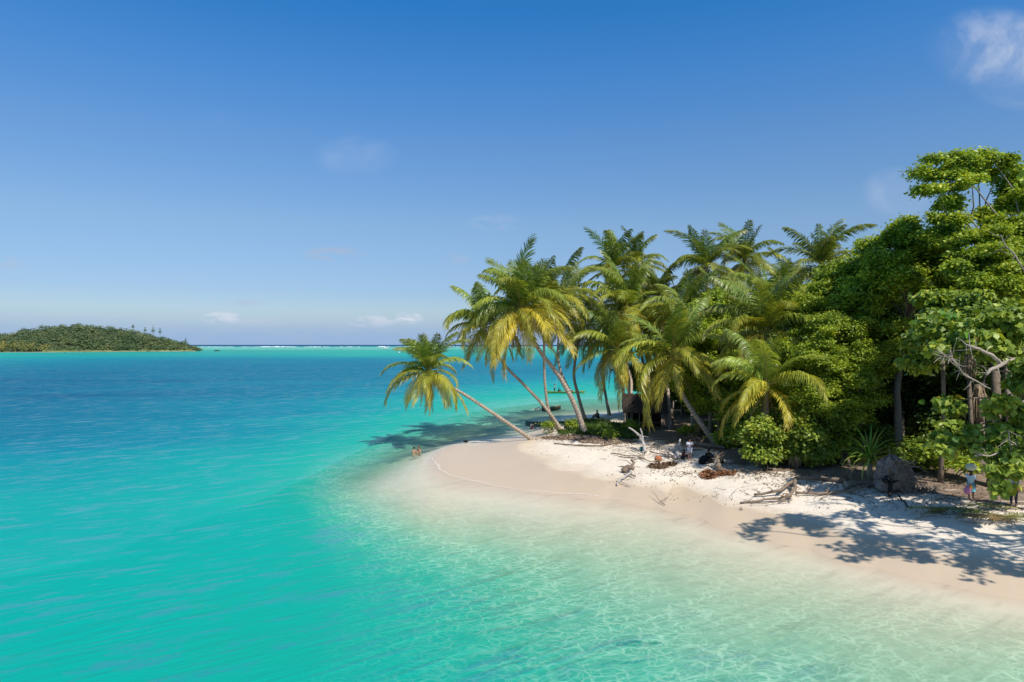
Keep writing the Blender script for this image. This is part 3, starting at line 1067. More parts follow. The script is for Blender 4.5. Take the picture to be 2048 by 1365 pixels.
# ------------------------------------------------------------------ broadleaf trees
def leaf_cloud(lobes, n_clump, per, size, flat=0.4, cs=0.5, seed=0, aspect=0.55, shell=0.72, tilt=0.5, droop=0.3, split=1, bough=1.0):
    """lobes (x,y,z,rx,ry,rz); returns verts, quads of separate leaves"""
    rng = np.random.default_rng(seed)
    if split > 1:
        # irregular boughs: clusters of many sizes wander in and out of the guide volumes
        ex = []
        for l in lobes:
            a_ = (l[3] * l[4] + l[4] * l[5] + l[3] * l[5]) * 4.2
            ve = max(l[5], 0.62 * l[3])
            for k in range(int(np.clip(a_ / 2.6, 3, 26))):
                u = rng.normal(size=3)
                u /= np.linalg.norm(u)
                u *= rng.uniform(0.35, 1.0) ** 0.6 * rng.choice([1.0, 1.0, 1.22])
                q_ = rng.uniform(0.32, 0.95) * min(1.0, l[3] / 1.2) * bough
                ex.append((l[0] + u[0] * l[3], l[1] + u[1] * l[4], l[2] + u[2] * ve, q_ * rng.uniform(.7, 1.3), q_ * rng.uniform(.7, 1.3), q_ * rng.uniform(.6, 1.15)))
        lobes = ex
    L = np.array(lobes, float)
    area = (L[:, 3] * L[:, 4] + L[:, 4] * L[:, 5] + L[:, 3] * L[:, 5])
    pick = rng.choice(len(L), n_clump, p=area / area.sum())
    v = rng.normal(size=(n_clump, 3))
    v /= np.linalg.norm(v, axis=1)[:, None]
    if split > 1:
        shell = 0.35
    low = v[:, 2] < -0.25
    v[low, 2] *= -1.0 * (rng.random(low.sum()) < 0.6) + 1.0 * (rng.random(low.sum()) < 0.3)
    # bumpy radius so the outline breaks up
    bum = 1 + 0.16 * np.sin(v[:, 0] * 5 + pick * 1.7) * np.sin(v[:, 1] * 6 + pick) + 0.10 * np.sin(v[:, 2] * 9 + pick * 0.7)
    rad = (shell + (1.04 - shell) * rng.random(n_clump) ** 0.6) * bum
    C = L[pick, :3] + v * L[pick, 3:6] * rad[:, None]
    N = n_clump * per
    c = np.repeat(C, per, axis=0)
    o = rng.normal(size=(N, 3)) * np.array([cs, cs, cs * flat])
    csz = np.repeat(rng.uniform(0.5, 1.45, n_clump), per)[:, None]
    P = c + o * csz
    az = np.arctan2(o[:, 1], o[:, 0]) + rng.normal(0, 0.8, N)
    el = rng.normal(-droop, 0.35, N)
    d = np.stack([np.cos(az) * np.cos(el), np.sin(az) * np.cos(el), np.sin(el)], -1)
    up = np.tile([0, 0, 0.65], (N, 1)) + 0.65 * np.repeat(v, per, axis=0) + rng.normal(0, tilt, (N, 3))
    s = np.cross(d, up)
    s /= np.linalg.norm(s, axis=1)[:, None] + 1e-9
    nn = np.cross(s, d)
    ln = size * rng.uniform(0.7, 1.25, N)[:, None]
    wd = ln * aspect * 0.5
    V = np.empty((N, 4, 3))
    V[:, 0] = P
    V[:, 1] = P + d * ln * 0.5 - s * wd + nn * ln * 0.10
    V[:, 2] = P + d * ln
    V[:, 3] = P + d * ln * 0.5 + s * wd + nn * ln * 0.10
    Q = np.arange(N * 4).reshape(-1, 4)
    return V.reshape(-1, 3), Q, C


def lobe_px(items):
    out_ = []
    for (px, py, D, rx, ry) in items:
        p = AT(px, py, D)
        k = D / F
        out_.append((p.x, p.y, p.z, rx * k, max(rx, ry) * k * 0.9, ry * k))
    return out_


def limbs(mb, base, fork, lobes, C, rng, r0, twigs=30):
    base = Vector(base)
    fork = Vector(fork)
    mid = base.lerp(fork, 0.5) + Vector((rng.uniform(-.3, .3), rng.uniform(-.3, .3), 0))
    mb.tube([base - Vector((0, 0, .3)), base.lerp(mid, .15), mid, fork], [r0 * 1.5, r0 * 1.05, r0 * 0.85, r0 * 0.7], 8)
    ends = []
    for l in lobes:
        c = Vector(l[:3]) - Vector((0, 0, l[5] * 0.2))
        ll_ = (c - fork).length
        m = fork.lerp(c, 0.5) + Vector((rng.uniform(-.16, .16) * ll_, rng.uniform(-.16, .16) * ll_, -0.08 * ll_))
        rr_ = r0 * 0.34
        mb.tube([fork, fork.lerp(m, .5) + Vector((rng.uniform(-.06, .06) * ll_, 0, rng.uniform(-.05, .05) * ll_)), m, m.lerp(c, .5) + Vector((rng.uniform(-.06, .06) * ll_, 0, .03 * ll_)), c], [rr_, rr_ * .85, rr_ * .65, rr_ * .5, rr_ * .3], 6, cap=False)
        ends.append((c, m))
    for k in range(twigs):
        p = Vector(C[rng.randrange(len(C))])
        c, m = min(ends, key=lambda e: (e[0] - p).length)
        m2 = c.lerp(p, 0.5) + Vector((rng.uniform(-.2, .2), rng.uniform(-.2, .2), rng.uniform(-.2, .1)))
        mb.tube([c, m2, p], [r0 * .16, r0 * .1, r0 * .04], 4, cap=False)


def broadleaf(label, base, fork, lobes, n_clump, per, size, mat='mid', seed=0, r0=0.25, bark=None, cs=0.5, flat=0.4, twigs=30, tilt=0.5,
              name='broadleaf_tree', cat='tree', group='broadleaf trees behind the beach', droop=0.3, aspect=0.55, split=7, shell=0.6, bough=None):
    rng = random.Random(seed)
    base = Vector(base)
    root = empty(name, base)
    tag(root, label, cat, group)
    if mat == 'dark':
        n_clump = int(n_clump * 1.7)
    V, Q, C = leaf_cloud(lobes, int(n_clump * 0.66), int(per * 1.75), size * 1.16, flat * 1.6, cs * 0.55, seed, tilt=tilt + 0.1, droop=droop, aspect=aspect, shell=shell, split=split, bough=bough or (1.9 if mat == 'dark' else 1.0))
    mb = MB()
    limbs(mb, base, fork, lobes, C, rng, r0, twigs)
    mb.v = [tuple(Vector(v) - base) for v in mb.v]
    mb.build('trunk', bark or M_BARK, root)
    V = V - np.array(base)
    cr = link('crown', np_mesh('crown', V, Q, M_LEAF[mat]), root)
    cr['kind'] = 'stuff'
    return root, C


def gtree(label, bpx, bpy, fork, items, *a, **kw):
    b = G(bpx, bpy)
    lb = lobe_px(items)
    fk = AT(*fork)
    return broadleaf(label, b, fk, lb, *a, **kw)


# tall tree rising above all at the right edge
gtree('tallest tree with a flat spreading crown and open gaps of sky', 2030, 985, (2012, 540, 47),
      [(1872, 338, 47, 36, 18), (1905, 322, 47, 44, 20), (1950, 316, 48, 44, 17), (1990, 322, 47, 34, 18), (1900, 362, 46, 34, 16), (1945, 360, 46, 36, 18),
       (1878, 392, 46, 34, 15), (1918, 402, 47, 30, 13), (1995, 350, 48, 24, 16), (2045, 365, 48, 40, 26), (2030, 402, 47, 34, 24), (2075, 410, 48, 45, 40), (2010, 440, 47, 40, 20)],
      1500, 24, 0.22, 'mid', seed=301, bough=0.62, r0=0.26, bark=M_PALEBARK, cs=0.40, twigs=70, tilt=0.45)
gtree('bright green tree in flat layers under the tallest crown', 1985, 975, (1985, 640, 45),
      [(1905, 462, 46, 40, 20), (1960, 470, 45, 44, 22), (2025, 470, 45, 44, 26), (1935, 508, 44, 50, 20), (2005, 520, 44, 50, 20), (1925, 556, 43, 44, 17),
       (1990, 568, 43, 54, 18), (2045, 560, 44, 40, 24), (2030, 610, 43, 45, 22), (2070, 520, 45, 50, 40)],
      2300, 24, 0.21, 'bright', seed=302, bough=0.85, r0=0.3, cs=0.45, flat=0.3, twigs=40)
gtree('rounded tree with two knobby tops left of the tallest tree', 1800, 940, (1810, 640, 52),
      [(1772, 492, 52, 34, 30), (1812, 470, 52, 30, 20), (1842, 500, 51, 36, 34), (1880, 462, 53, 30, 26), (1780, 545, 51, 50, 36), (1850, 556, 50, 50, 34), (1890, 510, 51, 34, 30), (1905, 570, 50, 34, 30)],
      2300, 22, 0.23, 'mid', seed=303, r0=0.28, cs=0.45, twigs=50)
gtree('tree with pale upright twigs at the left shoulder of the wood', 1722, 925, (1722, 680, 54),
      [(1690, 545, 55, 40, 28), (1735, 525, 54, 34, 26), (1650, 590, 56, 36, 28), (1705, 596, 53, 56, 34), (1745, 580, 53, 40, 34), (1670, 640, 54, 46, 30), (1740, 650, 52, 50, 34)],
      2200, 22, 0.22, 'mid', seed=304, r0=0.24, cs=0.45, twigs=50, bark=M_PALEBARK)
gtree('yellow green tree with ragged tiers in the middle of the wood', 1685, 930, (1680, 800, 51),
      [(1625, 650, 53, 44, 24), (1670, 668, 51, 46, 24), (1600, 700, 53, 40, 24), (1655, 716, 50, 52, 24), (1712, 712, 50, 40, 24), (1625, 756, 51, 46, 24), (1690, 764, 49, 50, 24), (1720, 820, 49, 34, 24), (1655, 805, 49, 46, 22),
       (1575, 625, 56, 40, 34), (1745, 640, 51, 30, 30), (1765, 700, 51, 26, 34), (1735, 865, 50, 24, 20), (1585, 780, 53, 30, 22), (1640, 610, 54, 36, 26), (1760, 770, 51, 26, 30)],
      4300, 22, 0.165, 'bright', seed=305, r0=0.2, cs=0.42, flat=0.3, twigs=40)
gtree('round dark green tree standing among the palms', 1440, 885, (1430, 720, 66),
      [(1440, 612, 66, 38, 28), (1412, 640, 66, 36, 28), (1465, 645, 66, 34, 26), (1430, 670, 65, 50, 26), (1395, 690, 66, 36, 34)],
      1500, 20, 0.24, 'mid', seed=306, r0=0.22, cs=0.5, twigs=30)
gtree('dense glossy bush behind the leaning brown palm trunk', 1480, 888, (1475, 840, 61),
      [(1400, 790, 63, 36, 32), (1395, 745, 66, 34, 34), (1470, 815, 61, 40, 30), (1395, 790, 64, 34, 26), (1490, 856, 59, 40, 26), (1500, 800, 61, 50, 36), (1470, 745, 63, 50, 40)],
      2400, 20, 0.24, 'mid', seed=307, r0=0.16, cs=0.5, twigs=30, name='bush', cat='bush', group='bushes along the beach')
gtree('glossy round leaved bush with foliage touching the sand', 1590, 935, (1595, 890, 51),
      [(1560, 838, 52, 38, 30), (1600, 860, 50, 46, 32), (1555, 886, 50, 38, 19), (1600, 900, 49, 34, 14), (1645, 850, 50, 40, 34), (1635, 893, 49, 36, 17), (1530, 850, 53, 30, 30), (1515, 872, 49, 30, 22), (1545, 896, 48.5, 34, 15), (1500, 880, 52, 26, 16)],
      2900, 20, 0.24, 'big', seed=308, r0=0.16, cs=0.42, twigs=50, name='bush', cat='bush', group='bushes along the beach', aspect=0.62)
gtree('shaded bush between the two hanging root stumps and the strap leaved plant', 1700, 935, (1690, 880, 51),
      [(1690, 850, 52, 36, 30), (1680, 885, 51, 34, 18), (1560, 790, 54, 44, 36), (1590, 760, 54, 44, 36)],
      1100, 20, 0.24, 'mid', seed=309, r0=0.12, cs=0.45, twigs=30, name='bush', cat='bush', group='bushes along the beach')
gtree('large leaved tree in front of the layered bright tree', 1880, 965, (1885, 672, 43),
      [(1848, 618, 42, 34, 26), (1890, 600, 42, 34, 22), (1860, 665, 41, 40, 26), (1930, 625, 41, 46, 26), (1985, 640, 40, 46, 26), (1915, 668, 40, 44, 24), (1830, 715, 42, 30, 30)],
      1350, 16, 0.30, 'big', seed=310, r0=0.15, bark=M_BARK, cs=0.36, aspect=0.8, twigs=70, droop=0.6)
# dark wood behind
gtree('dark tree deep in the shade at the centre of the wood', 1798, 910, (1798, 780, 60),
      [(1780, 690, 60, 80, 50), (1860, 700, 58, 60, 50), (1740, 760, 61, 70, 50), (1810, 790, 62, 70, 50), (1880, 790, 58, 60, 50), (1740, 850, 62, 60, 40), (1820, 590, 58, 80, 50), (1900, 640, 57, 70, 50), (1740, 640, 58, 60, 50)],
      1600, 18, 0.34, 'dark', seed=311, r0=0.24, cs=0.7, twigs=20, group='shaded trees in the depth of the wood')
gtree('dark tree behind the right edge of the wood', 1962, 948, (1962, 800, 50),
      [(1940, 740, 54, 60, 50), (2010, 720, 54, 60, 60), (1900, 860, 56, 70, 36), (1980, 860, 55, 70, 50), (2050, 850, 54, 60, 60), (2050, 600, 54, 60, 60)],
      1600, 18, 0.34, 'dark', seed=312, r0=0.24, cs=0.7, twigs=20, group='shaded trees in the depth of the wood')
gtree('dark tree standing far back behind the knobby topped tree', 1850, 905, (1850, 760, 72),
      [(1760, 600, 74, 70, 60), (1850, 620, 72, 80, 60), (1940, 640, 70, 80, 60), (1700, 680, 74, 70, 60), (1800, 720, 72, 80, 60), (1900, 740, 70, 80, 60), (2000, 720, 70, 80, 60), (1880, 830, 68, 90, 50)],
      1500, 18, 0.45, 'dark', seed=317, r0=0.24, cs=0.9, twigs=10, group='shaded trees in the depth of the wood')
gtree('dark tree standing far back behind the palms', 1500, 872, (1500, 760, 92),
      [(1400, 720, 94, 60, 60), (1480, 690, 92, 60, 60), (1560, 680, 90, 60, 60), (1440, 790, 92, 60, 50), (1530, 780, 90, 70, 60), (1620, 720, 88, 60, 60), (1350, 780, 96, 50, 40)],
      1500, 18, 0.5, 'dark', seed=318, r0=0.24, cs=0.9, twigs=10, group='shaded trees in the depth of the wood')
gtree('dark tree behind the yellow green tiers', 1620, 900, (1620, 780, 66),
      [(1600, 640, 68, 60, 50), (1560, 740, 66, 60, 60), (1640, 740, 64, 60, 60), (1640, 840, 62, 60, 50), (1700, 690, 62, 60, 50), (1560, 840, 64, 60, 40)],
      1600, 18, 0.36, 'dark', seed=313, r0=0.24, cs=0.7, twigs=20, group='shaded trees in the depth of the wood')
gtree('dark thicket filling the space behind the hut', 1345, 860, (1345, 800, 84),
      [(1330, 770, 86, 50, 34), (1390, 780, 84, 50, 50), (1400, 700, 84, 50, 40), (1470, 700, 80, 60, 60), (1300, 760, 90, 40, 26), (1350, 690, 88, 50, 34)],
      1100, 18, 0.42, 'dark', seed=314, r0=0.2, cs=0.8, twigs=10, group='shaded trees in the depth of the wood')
# big leaves hanging at the right edge, nearest tree
RT = [(1895, 690, 37, 24, 18), (1885, 640, 38, 30, 20), (1960, 676, 36, 44, 22), (2020, 690, 36, 44, 26), (2040, 640, 36, 40, 34), (1896, 806, 36, 18, 16), (2030, 790, 34, 30, 30), (2060, 700, 36, 40, 40), (2050, 830, 34, 30, 30),
      (2045, 745, 34, 26, 24), (1918, 872, 35, 30, 20), (1990, 884, 34, 36, 22), (2035, 870, 34, 34, 34), (2000, 925, 33, 28, 18), (1992, 965, 33, 20, 15), (2045, 935, 33, 26, 20),
      (1900, 895, 35, 20, 14), (2016, 822, 34, 30, 22)]
rt, C = gtree('nearest tree with big heart shaped leaves hanging at the right edge', 2125, 1035, (2100, 745, 36), RT,
              1150, 12, 0.34, 'big', seed=315, r0=0.2, bark=M_PALEBARK, cs=0.27, aspect=0.9, twigs=130, droop=0.8, tilt=0.6)
# its outermost leaves, one by one
V, Q, _ = leaf_cloud(lobe_px(RT), 60, 5, 0.38, 0.5, 0.3, 888, aspect=0.95, shell=1.0, droop=0.8, tilt=0.6)
leaf_me = None
base = rt.location
LV = [(0, 0, 0), (-.42, .18, .05), (-.5, .5, .07), (-.28, .85, .03), (0, 1.1, -.04), (.28, .85, .03), (.5, .5, .07), (.42, .18, .05), (0, .55, -.02)]
lm = bpy.data.meshes.new('leaf')
lm.from_pydata(LV, [], [(0, 1, 2, 8), (8, 2, 3, 4), (8, 4, 5, 6), (0, 8, 6, 7)])
M_BL = mat_leaf('big_leaf_single', [(0.0, (0.9, 0.9, 0.9)), (1.0, (1.1, 1.1, 1.1))], trans=0.35, rough=0.5, spec=0.3, use_obj=True)
lm.materials.append(M_BL)
rng = random.Random(17)
for i in range(0, 300 * 4, 4):
    if i // 4 >= 290:
        break
    p0, p1, p2, p3 = (Vector(V[i + k]) for k in range(4))
    yv = (p2 - p0).normalized()
    xv = (p3 - p1).normalized()
    zv = xv.cross(yv).normalized()
    xv = yv.cross(zv)
    o = link('leaf', lm, rt)
    k = rng.uniform(0.24, 0.36)
    Mx = Matrix((xv, yv, zv)).transposed().to_4x4()
    o.matrix_local = Matrix.Translation(p0 - base) @ Mx @ Matrix.Scale(k, 4)
    u = rng.random()
    c_ = (0.10, 0.22, 0.03) if u < .6 else ((0.16, 0.27, 0.04) if u < .93 else (0.42, 0.36, 0.04))
    o.color = (*[q_ * rng.uniform(.75, 1.2) for q_ in c_], 1)

# its bare pale limbs reaching in from the right, ending in leafless twigs
def limb(pts, r0_, r1_, D=34.6, twigs=0, seed=0):
    rg_ = random.Random(seed)
    P_ = [AT(x_, y_, D + dd) - base for x_, y_, dd in pts]
    Q_ = []
    for i_ in range(len(P_) - 1):
        for k_ in range(4):
            Q_.append(P_[i_].lerp(P_[i_ + 1], k_ / 4) + Vector((rg_.uniform(-1, 1), rg_.uniform(-1, 1), rg_.uniform(-1, 1))) * .03)
    Q_.append(P_[-1])
    mb_ = MB()
    rad_ = [r0_ + (r1_ - r0_) * i_ / (len(Q_) - 1) for i_ in range(len(Q_))]
    mb_.tube(Q_, rad_, 7)
    for k_ in range(twigs):
        i_ = rg_.randrange(len(Q_) // 3, len(Q_))
        d_ = Vector((rg_.uniform(-1, .4), rg_.uniform(-.5, .5), rg_.uniform(-.8, .8))).normalized() * rg_.uniform(.3, .9)
        mb_.tube([Q_[i_], Q_[i_] + d_ * .5 + Vector((0, 0, rg_.uniform(-.1, .1))), Q_[i_] + d_], [rad_[i_] * .5, .018, .007], 4, cap=False)
    mb_.build('limb', M_LIMB, rt)


M_LIMB = mat_plain('bleached_limb', (0.36, 0.30, 0.25), 0.85, 0.3, 3.0, 0.6, 14.0, bd=0.04)
limb([(2120, 735, 1.5), (2060, 712, .3), (2020, 722, 0), (1985, 738, -.2), (1972, 750, -.3)], .15, .07, twigs=5, seed=1)
limb([(2005, 730, 0), (1985, 712, -.2), (1958, 698, -.3), (1932, 690, -.3)], .11, .05, twigs=7, seed=2)
limb([(1985, 780, .1), (1955, 765, -.2), (1925, 748, -.3), (1908, 722, -.3), (1900, 700, -.3)], .05, .02, twigs=16, seed=3)
limb([(1925, 745, -.3), (1908, 722, -.4), (1888, 712, -.4), (1868, 716, -.4)], .035, .012, twigs=12, seed=4)
limb([(2060, 560, .5), (2030, 510, .2), (2008, 486, 0), (2002, 470, 0)], .07, .02, D=41, twigs=8, seed=5)
limb([(2070, 880, .3), (2035, 895, 0), (2018, 880, -.2), (2016, 862, -.2)], .05, .02, D=33, twigs=6, seed=6)
limb([(2000, 905, .3), (1975, 912, 0), (1948, 912, -.1)], .045, .02, D=33, twigs=4, seed=7)

# tree just outside the frame on the right: throws the shadow that lies across the beach
sh_lobes = []
# (x, y) on the beach where the branch's shade falls, height of the branch, size
for x_, y_, h_, r_ in ((13.2, 36.6, 17.0, 1.2), (15.4, 36.2, 16.5, 1.7), (17.6, 37.0, 16, 1.6), (19.8, 37.8, 15.5, 1.8), (22.4, 37.6, 15, 1.8), (24.6, 39.5, 14.5, 2.0), (18.2, 34.6, 15, 1.2),
                       (15.6, 32.6, 14, 1.0), (17.4, 31.6, 14, 1.6), (19.4, 31.0, 13.5, 1.9), (21.4, 30.2, 13, 1.8), (22.0, 32.6, 13, 1.5), (24.0, 31.0, 12.5, 1.8), (26.0, 32.6, 12.5, 2.0),
                       (23.6, 28.4, 12.5, 1.6), (26.0, 29.0, 12, 1.8), (24.5, 35.2, 14, 1.6)):
    sh_lobes.append((x_ + .45 * h_, y_ - .65 * h_, h_, r_, r_ * .85, .5))
b = Vector((34.5, 26.5, gz(34.5, 26.5)))
broadleaf('spreading tree beside the camera side of the beach whose branches shade the sand', b, (33.0, 26.8, 8.5), sh_lobes, 420, 16, 0.28, 'mid', seed=316, r0=0.34,
          cs=0.33, twigs=90, aspect=0.8)
for k, (x, y, hgt) in enumerate(((44, 46, 20), (52, 38, 18), (42, 33, 15))):
    b = Vector((x, y, gz(x, y)))
    broadleaf(('tall tree closing the wood beyond the right edge', 'spreading tree beyond the right edge of the wood', 'smaller tree right of the big leaved tree')[k],
              b, (x, y, hgt * .5), [(x - 2, y - 1, hgt - 3, 3.4, 3.2, 2), (x + 2, y + 1, hgt - 4, 3.6, 3.2, 2.4), (x, y - 2, hgt - 7, 4, 3.4, 2.6)],
              700, 18, 0.36, 'mid', seed=330 + k, r0=0.3, cs=0.6)

# ------------------------------------------------------------------ far island
rng = np.random.default_rng(4)
m_hill = mat_plain('island_ground', (0.045, 0.065, 0.03), 0.95, 0.4, 0.05, 0.0)
prof = [(-700, 660), (-400, 652), (-200, 655), (0, 668), (60, 655), (120, 648), (180, 647), (240, 652), (290, 664), (330, 674), (360, 683), (385, 692), (394, 698)]
ppx = np.array([p_[0] for p_ in prof], float)
ppy = np.array([p_[1] for p_ in prof], float)
D0 = 1050.0
nx, ny = 140, 14
gx = np.linspace(-700, 394, nx)
V = []
for j in range(ny):
    v_ = j / (ny - 1)
    for i in range(nx):
        top = (HY - np.interp(gx[i], ppx, ppy)) / F * D0 + CAM_H - 5
        dep = 40 + 160 * min(1.0, (394 - gx[i]) / 300)
        yy = D0 - 130 * np.clip((394 - gx[i]) / 394, 0, 1) + (v_ * 2 - 1) * dep * 0.5 + 0.5 * dep
        hz = max(0.0, top) * math.sin(PI * v_) ** 0.7 - 0.6
        V.append(((gx[i] - 1024) / F * yy, yy, hz + 0.8 * math.sin(i * .9 + j)))
V = np.array(V)
i = np.arange(ny - 1)[:, None] * nx + np.arange(nx - 1)[None]
q = np.stack([i, i + 1, i + nx + 1, i + nx], -1).reshape(-1, 4)
hill = link('far_island', np_mesh('far_island', V, q, m_hill, True))
tag(hill, 'low hill of the wooded island across the lagoon', kind='structure')
# forest cover
nt_ = 3200
vj = np.clip((np.arcsin(rng.random(nt_) ** 1.43) / PI * (ny - 1)).astype(int), 0, ny - 1)
idx = vj * nx + rng.integers(0, nx, nt_)
cc = V[idx] + (V[np.minimum(idx + nx, len(V) - 1)] - V[idx]) * rng.random(nt_)[:, None] + np.stack([rng.uniform(-4, 4, nt_), np.zeros(nt_), np.zeros(nt_)], -1)
front = (idx // nx) < 9
cc = cc[front]
cc = cc[cc[:, 2] > -0.4]
lob = [(float(c_[0]), float(c_[1]), float(c_[2]) + 2.0, rr_, rr_, rr_ * 0.8) for c_, rr_ in zip(cc, 1.6 + 4.4 * rng.random(len(cc)) ** 2)]
LV_, LQ_, _ = leaf_cloud(lob, 34000, 6, 1.35, 0.5, 0.9, 41, aspect=0.8, shell=0.7)
fo = link('forest', np_mesh('forest', LV_, LQ_, M_LEAF['far']))
tag(fo, 'dense wood covering the low hill of the far island', kind='stuff')
# palm grove on the island's near shore
mbv, mbq, mat_ = [], [], []
off = 0
rg = random.Random(8)
m_farpalm = mat_leaf('far_palm', [(0.0, (0.12, 0.13, 0.03)), (0.6, (0.30, 0.26, 0.06)), (1.0, (0.45, 0.36, 0.10))], trans=0.2)
VV, QQ = [], []
for k in range(46):
    px = rg.uniform(-60, 96)
    py = rg.uniform(700, 705)
    D = rg.uniform(890, 930)
    x0 = (px - 1024) / F * D
    hh_ = rg.uniform(6, 13) * (1 - max(0, px - 60) / 90)
    for a_ in range(12):
        src = FAR_FROND[a_ % 4]
        n = len(src.vertices)
        co = np.empty(n * 3, dtype=np.float32)
        src.vertices.foreach_get('co', co)
        co = co.reshape(-1, 3)
        an = rg.uniform(0, 6.28)
        c0, s0 = math.cos(an), math.sin(an)
        P = np.stack([co[:, 0] * c0 - co[:, 1] * s0, co[:, 0] * s0 + co[:, 1] * c0, co[:, 2]], -1) + np.array([x0, D, hh_])
        qs = np.empty(len(src.polygons) * 4, dtype=np.int32)
        src.loops.foreach_get('vertex_index', qs)
        VV.append(P)
        QQ.append(qs.reshape(-1, 4) + off)
        off += n
    tmb = MB().tube([(x0 + rg.uniform(-2, 2), D, -0.5), (x0, D, hh_)], [.3, .22], 4, cap=False)
    VV.append(np.array(tmb.v))
    QQ.append(np.array([f_ for f_ in tmb.f if len(f_) == 4]) + off)
    off += len(tmb.v)
gr = link('palm_grove', np_mesh('palm_grove', np.concatenate(VV), np.concatenate(QQ), m_farpalm))
tag(gr, 'yellow green palm grove on the near shore of the far island', kind='stuff')
# low mangrove / grass edge
m_edge = mat_plain('island_shore', (0.17, 0.19, 0.06), 0.95, 0.4, 0.05, 0.0)
mb = MB()
pts = [AT(px, 0, 1) for px in ()]
for k in range(60):
    px = 90 + k * 5
    D = 905 + (px - 90) * 0.42
    mb.blob(((px - 1024) / F * D, D, 0.4), (4, 3, rg.uniform(1.0, 2.6)), 6, 4, 0.2, rg)
tag(mb.build('shore_scrub', m_edge, smooth=False), 'strip of light green scrub along the shore of the far island', kind='stuff')
mb = MB()
for k in range(60):
    px = -60 + k * 7.6
    D = 893 + max(0, px - 90) * 0.42
    mb.blob(((px - 1024) / F * D, D, 0.0), (5, 3, rg.uniform(.3, .9)), 6, 4, 0.3, rg)
tag(mb.build('shore_rocks', mat_plain('shore_rock', (0.25, 0.21, 0.17), 0.9, 0.3, .1, 0), smooth=False), 'pale rocks along the waterline of the far island', kind='stuff')
# a few dark conifers standing above the ridge
for k, (px, py, hp, lab) in enumerate(((306, 652, 26, 'broad dark pine, tallest on the ridge of the far island'), (320, 656, 20, 'slim dark pine right of the tallest one on the far island'),
                                       (290, 655, 15, 'small pine left of the tallest one on the far island ridge'), (266, 650, 12, 'small dark pine higher on the far island ridge'),
                                       (371, 677, 16, 'lone thin pine near the right tip of the far island'))):
    D = 1000
    top = AT(px, py, D)
    Hh = hp * .62 / F * D
    root = empty('pine_tree', (top.x, D, top.z - Hh))
    tag(root, lab, 'tree', 'pines on the far island ridge')
    MB().tube([(0, 0, -2), (0, 0, Hh * .95)], [.35, .08], 5).build('trunk', M_BARK, root)
    lb = [(0, 0, Hh * f, Hh * .26 * (1.1 - f), Hh * .26 * (1.1 - f), Hh * .10) for f in (.25, .4, .55, .7, .85, .97)]
    V_, Q_, _ = leaf_cloud(lb, 60, 5, 0.8, .5, .4, 50 + k)
    link('crown', np_mesh('crown', V_, Q_, M_LEAF['dark']), root)['kind'] = 'stuff'

# ------------------------------------------------------------------ ground cover
def scatter(name, label, zones, mat, seed, size, up=0.2, aspect=0.35, curl=0.15, col=None):
    """small separate leaves or blades lying on / standing in the sand; zones: (px, py, rx, ry, n)"""
    rng = np.random.default_rng(seed)
    P = []
    for (px, py, rx, ry, n) in zones:
        a = rng.uniform(0, 2 * PI, n)
        r_ = np.sqrt(rng.random(n))
        xs = px + rx * r_ * np.cos(a)
        ys = py + ry * r_ * np.sin(a)
        zg = np.full(n, 0.9)
        for _ in range(4):
            d_ = (CAM_H - zg) * F / (ys - HY)
            x_ = (xs - 1024) / F * d_
            h_ = height_np(x_, d_)
            zg = 0.4 * zg + 0.6 * np.maximum(h_ + undul(x_, d_, h_), 0)
        P.append(np.stack([x_, d_, np.maximum(h_ + undul(x_, d_, h_), 0)], -1))
    P = np.concatenate(P)
    N = len(P)
    az = rng.uniform(0, 2 * PI, N)
    el = np.abs(rng.normal(0, up, N)) if up < 1 else rng.uniform(0.5, 1.4, N)
    d = np.stack([np.cos(az) * np.cos(el), np.sin(az) * np.cos(el), np.sin(el)], -1)
    s_ = np.cross(d, rng.normal(0, 0.3, (N, 3)) + np.array([0, 0, 1.0]))
    s_ /= np.linalg.norm(s_, axis=1)[:, None] + 1e-9
    nn = np.cross(s_, d)
    ln = size * rng.uniform(0.5, 1.4, N)[:, None]
    wd = ln * aspect * .5
    P = P + np.array([0, 0, 0.015])
    V = np.empty((N, 4, 3))
    V[:, 0] = P
    V[:, 1] = P + d * ln * .5 - s_ * wd + nn * ln * curl
    V[:, 2] = P + d * ln
    V[:, 3] = P + d * ln * .5 + s_ * wd + nn * ln * curl
    o = link(name, np_mesh(name, V.reshape(-1, 3), np.arange(N * 4).reshape(-1, 4), mat))
    return tag(o, label, kind='stuff')


scatter('grass', 'green grass and creepers growing between the palm trunks',
        [(1215, 862, 60, 12, 5200), (1160, 864, 26, 7, 900), (1260, 872, 34, 8, 1500), (1190, 848, 30, 6, 900), (1128, 868, 12, 4, 200), (1440, 860, 60, 14, 1200)], M_LEAF['grass'], 61, 0.42, 1.5, 0.22)
scatter('leaf_litter', 'brown dead leaves and husks strewn over the upper beach and under the trees',
        [(1150, 876, 70, 6, 2600), (1215, 884, 60, 5, 1600), (1180, 880, 110, 8, 655), (1110, 872, 40, 7, 302), (1250, 895, 80, 10, 277), (1320, 900, 90, 22, 655), (1400, 935, 110, 16, 453), (1440, 950, 120, 8, 277),
         (1520, 940, 120, 22, 655), (1650, 965, 160, 16, 655), (1700, 945, 160, 20, 655), (1850, 985, 150, 20, 554), (1950, 1015, 110, 18, 352), (1600, 985, 120, 14, 126),
         (1300, 960, 110, 16, 65), (1500, 1000, 160, 14, 55), (1150, 905, 90, 16, 40), (1750, 1020, 150, 16, 65)], M_LITTER, 62, 0.17, 0.22, 0.35, 0.2)

# understorey plants in the shade at the foot of the wood
rng = random.Random(71)


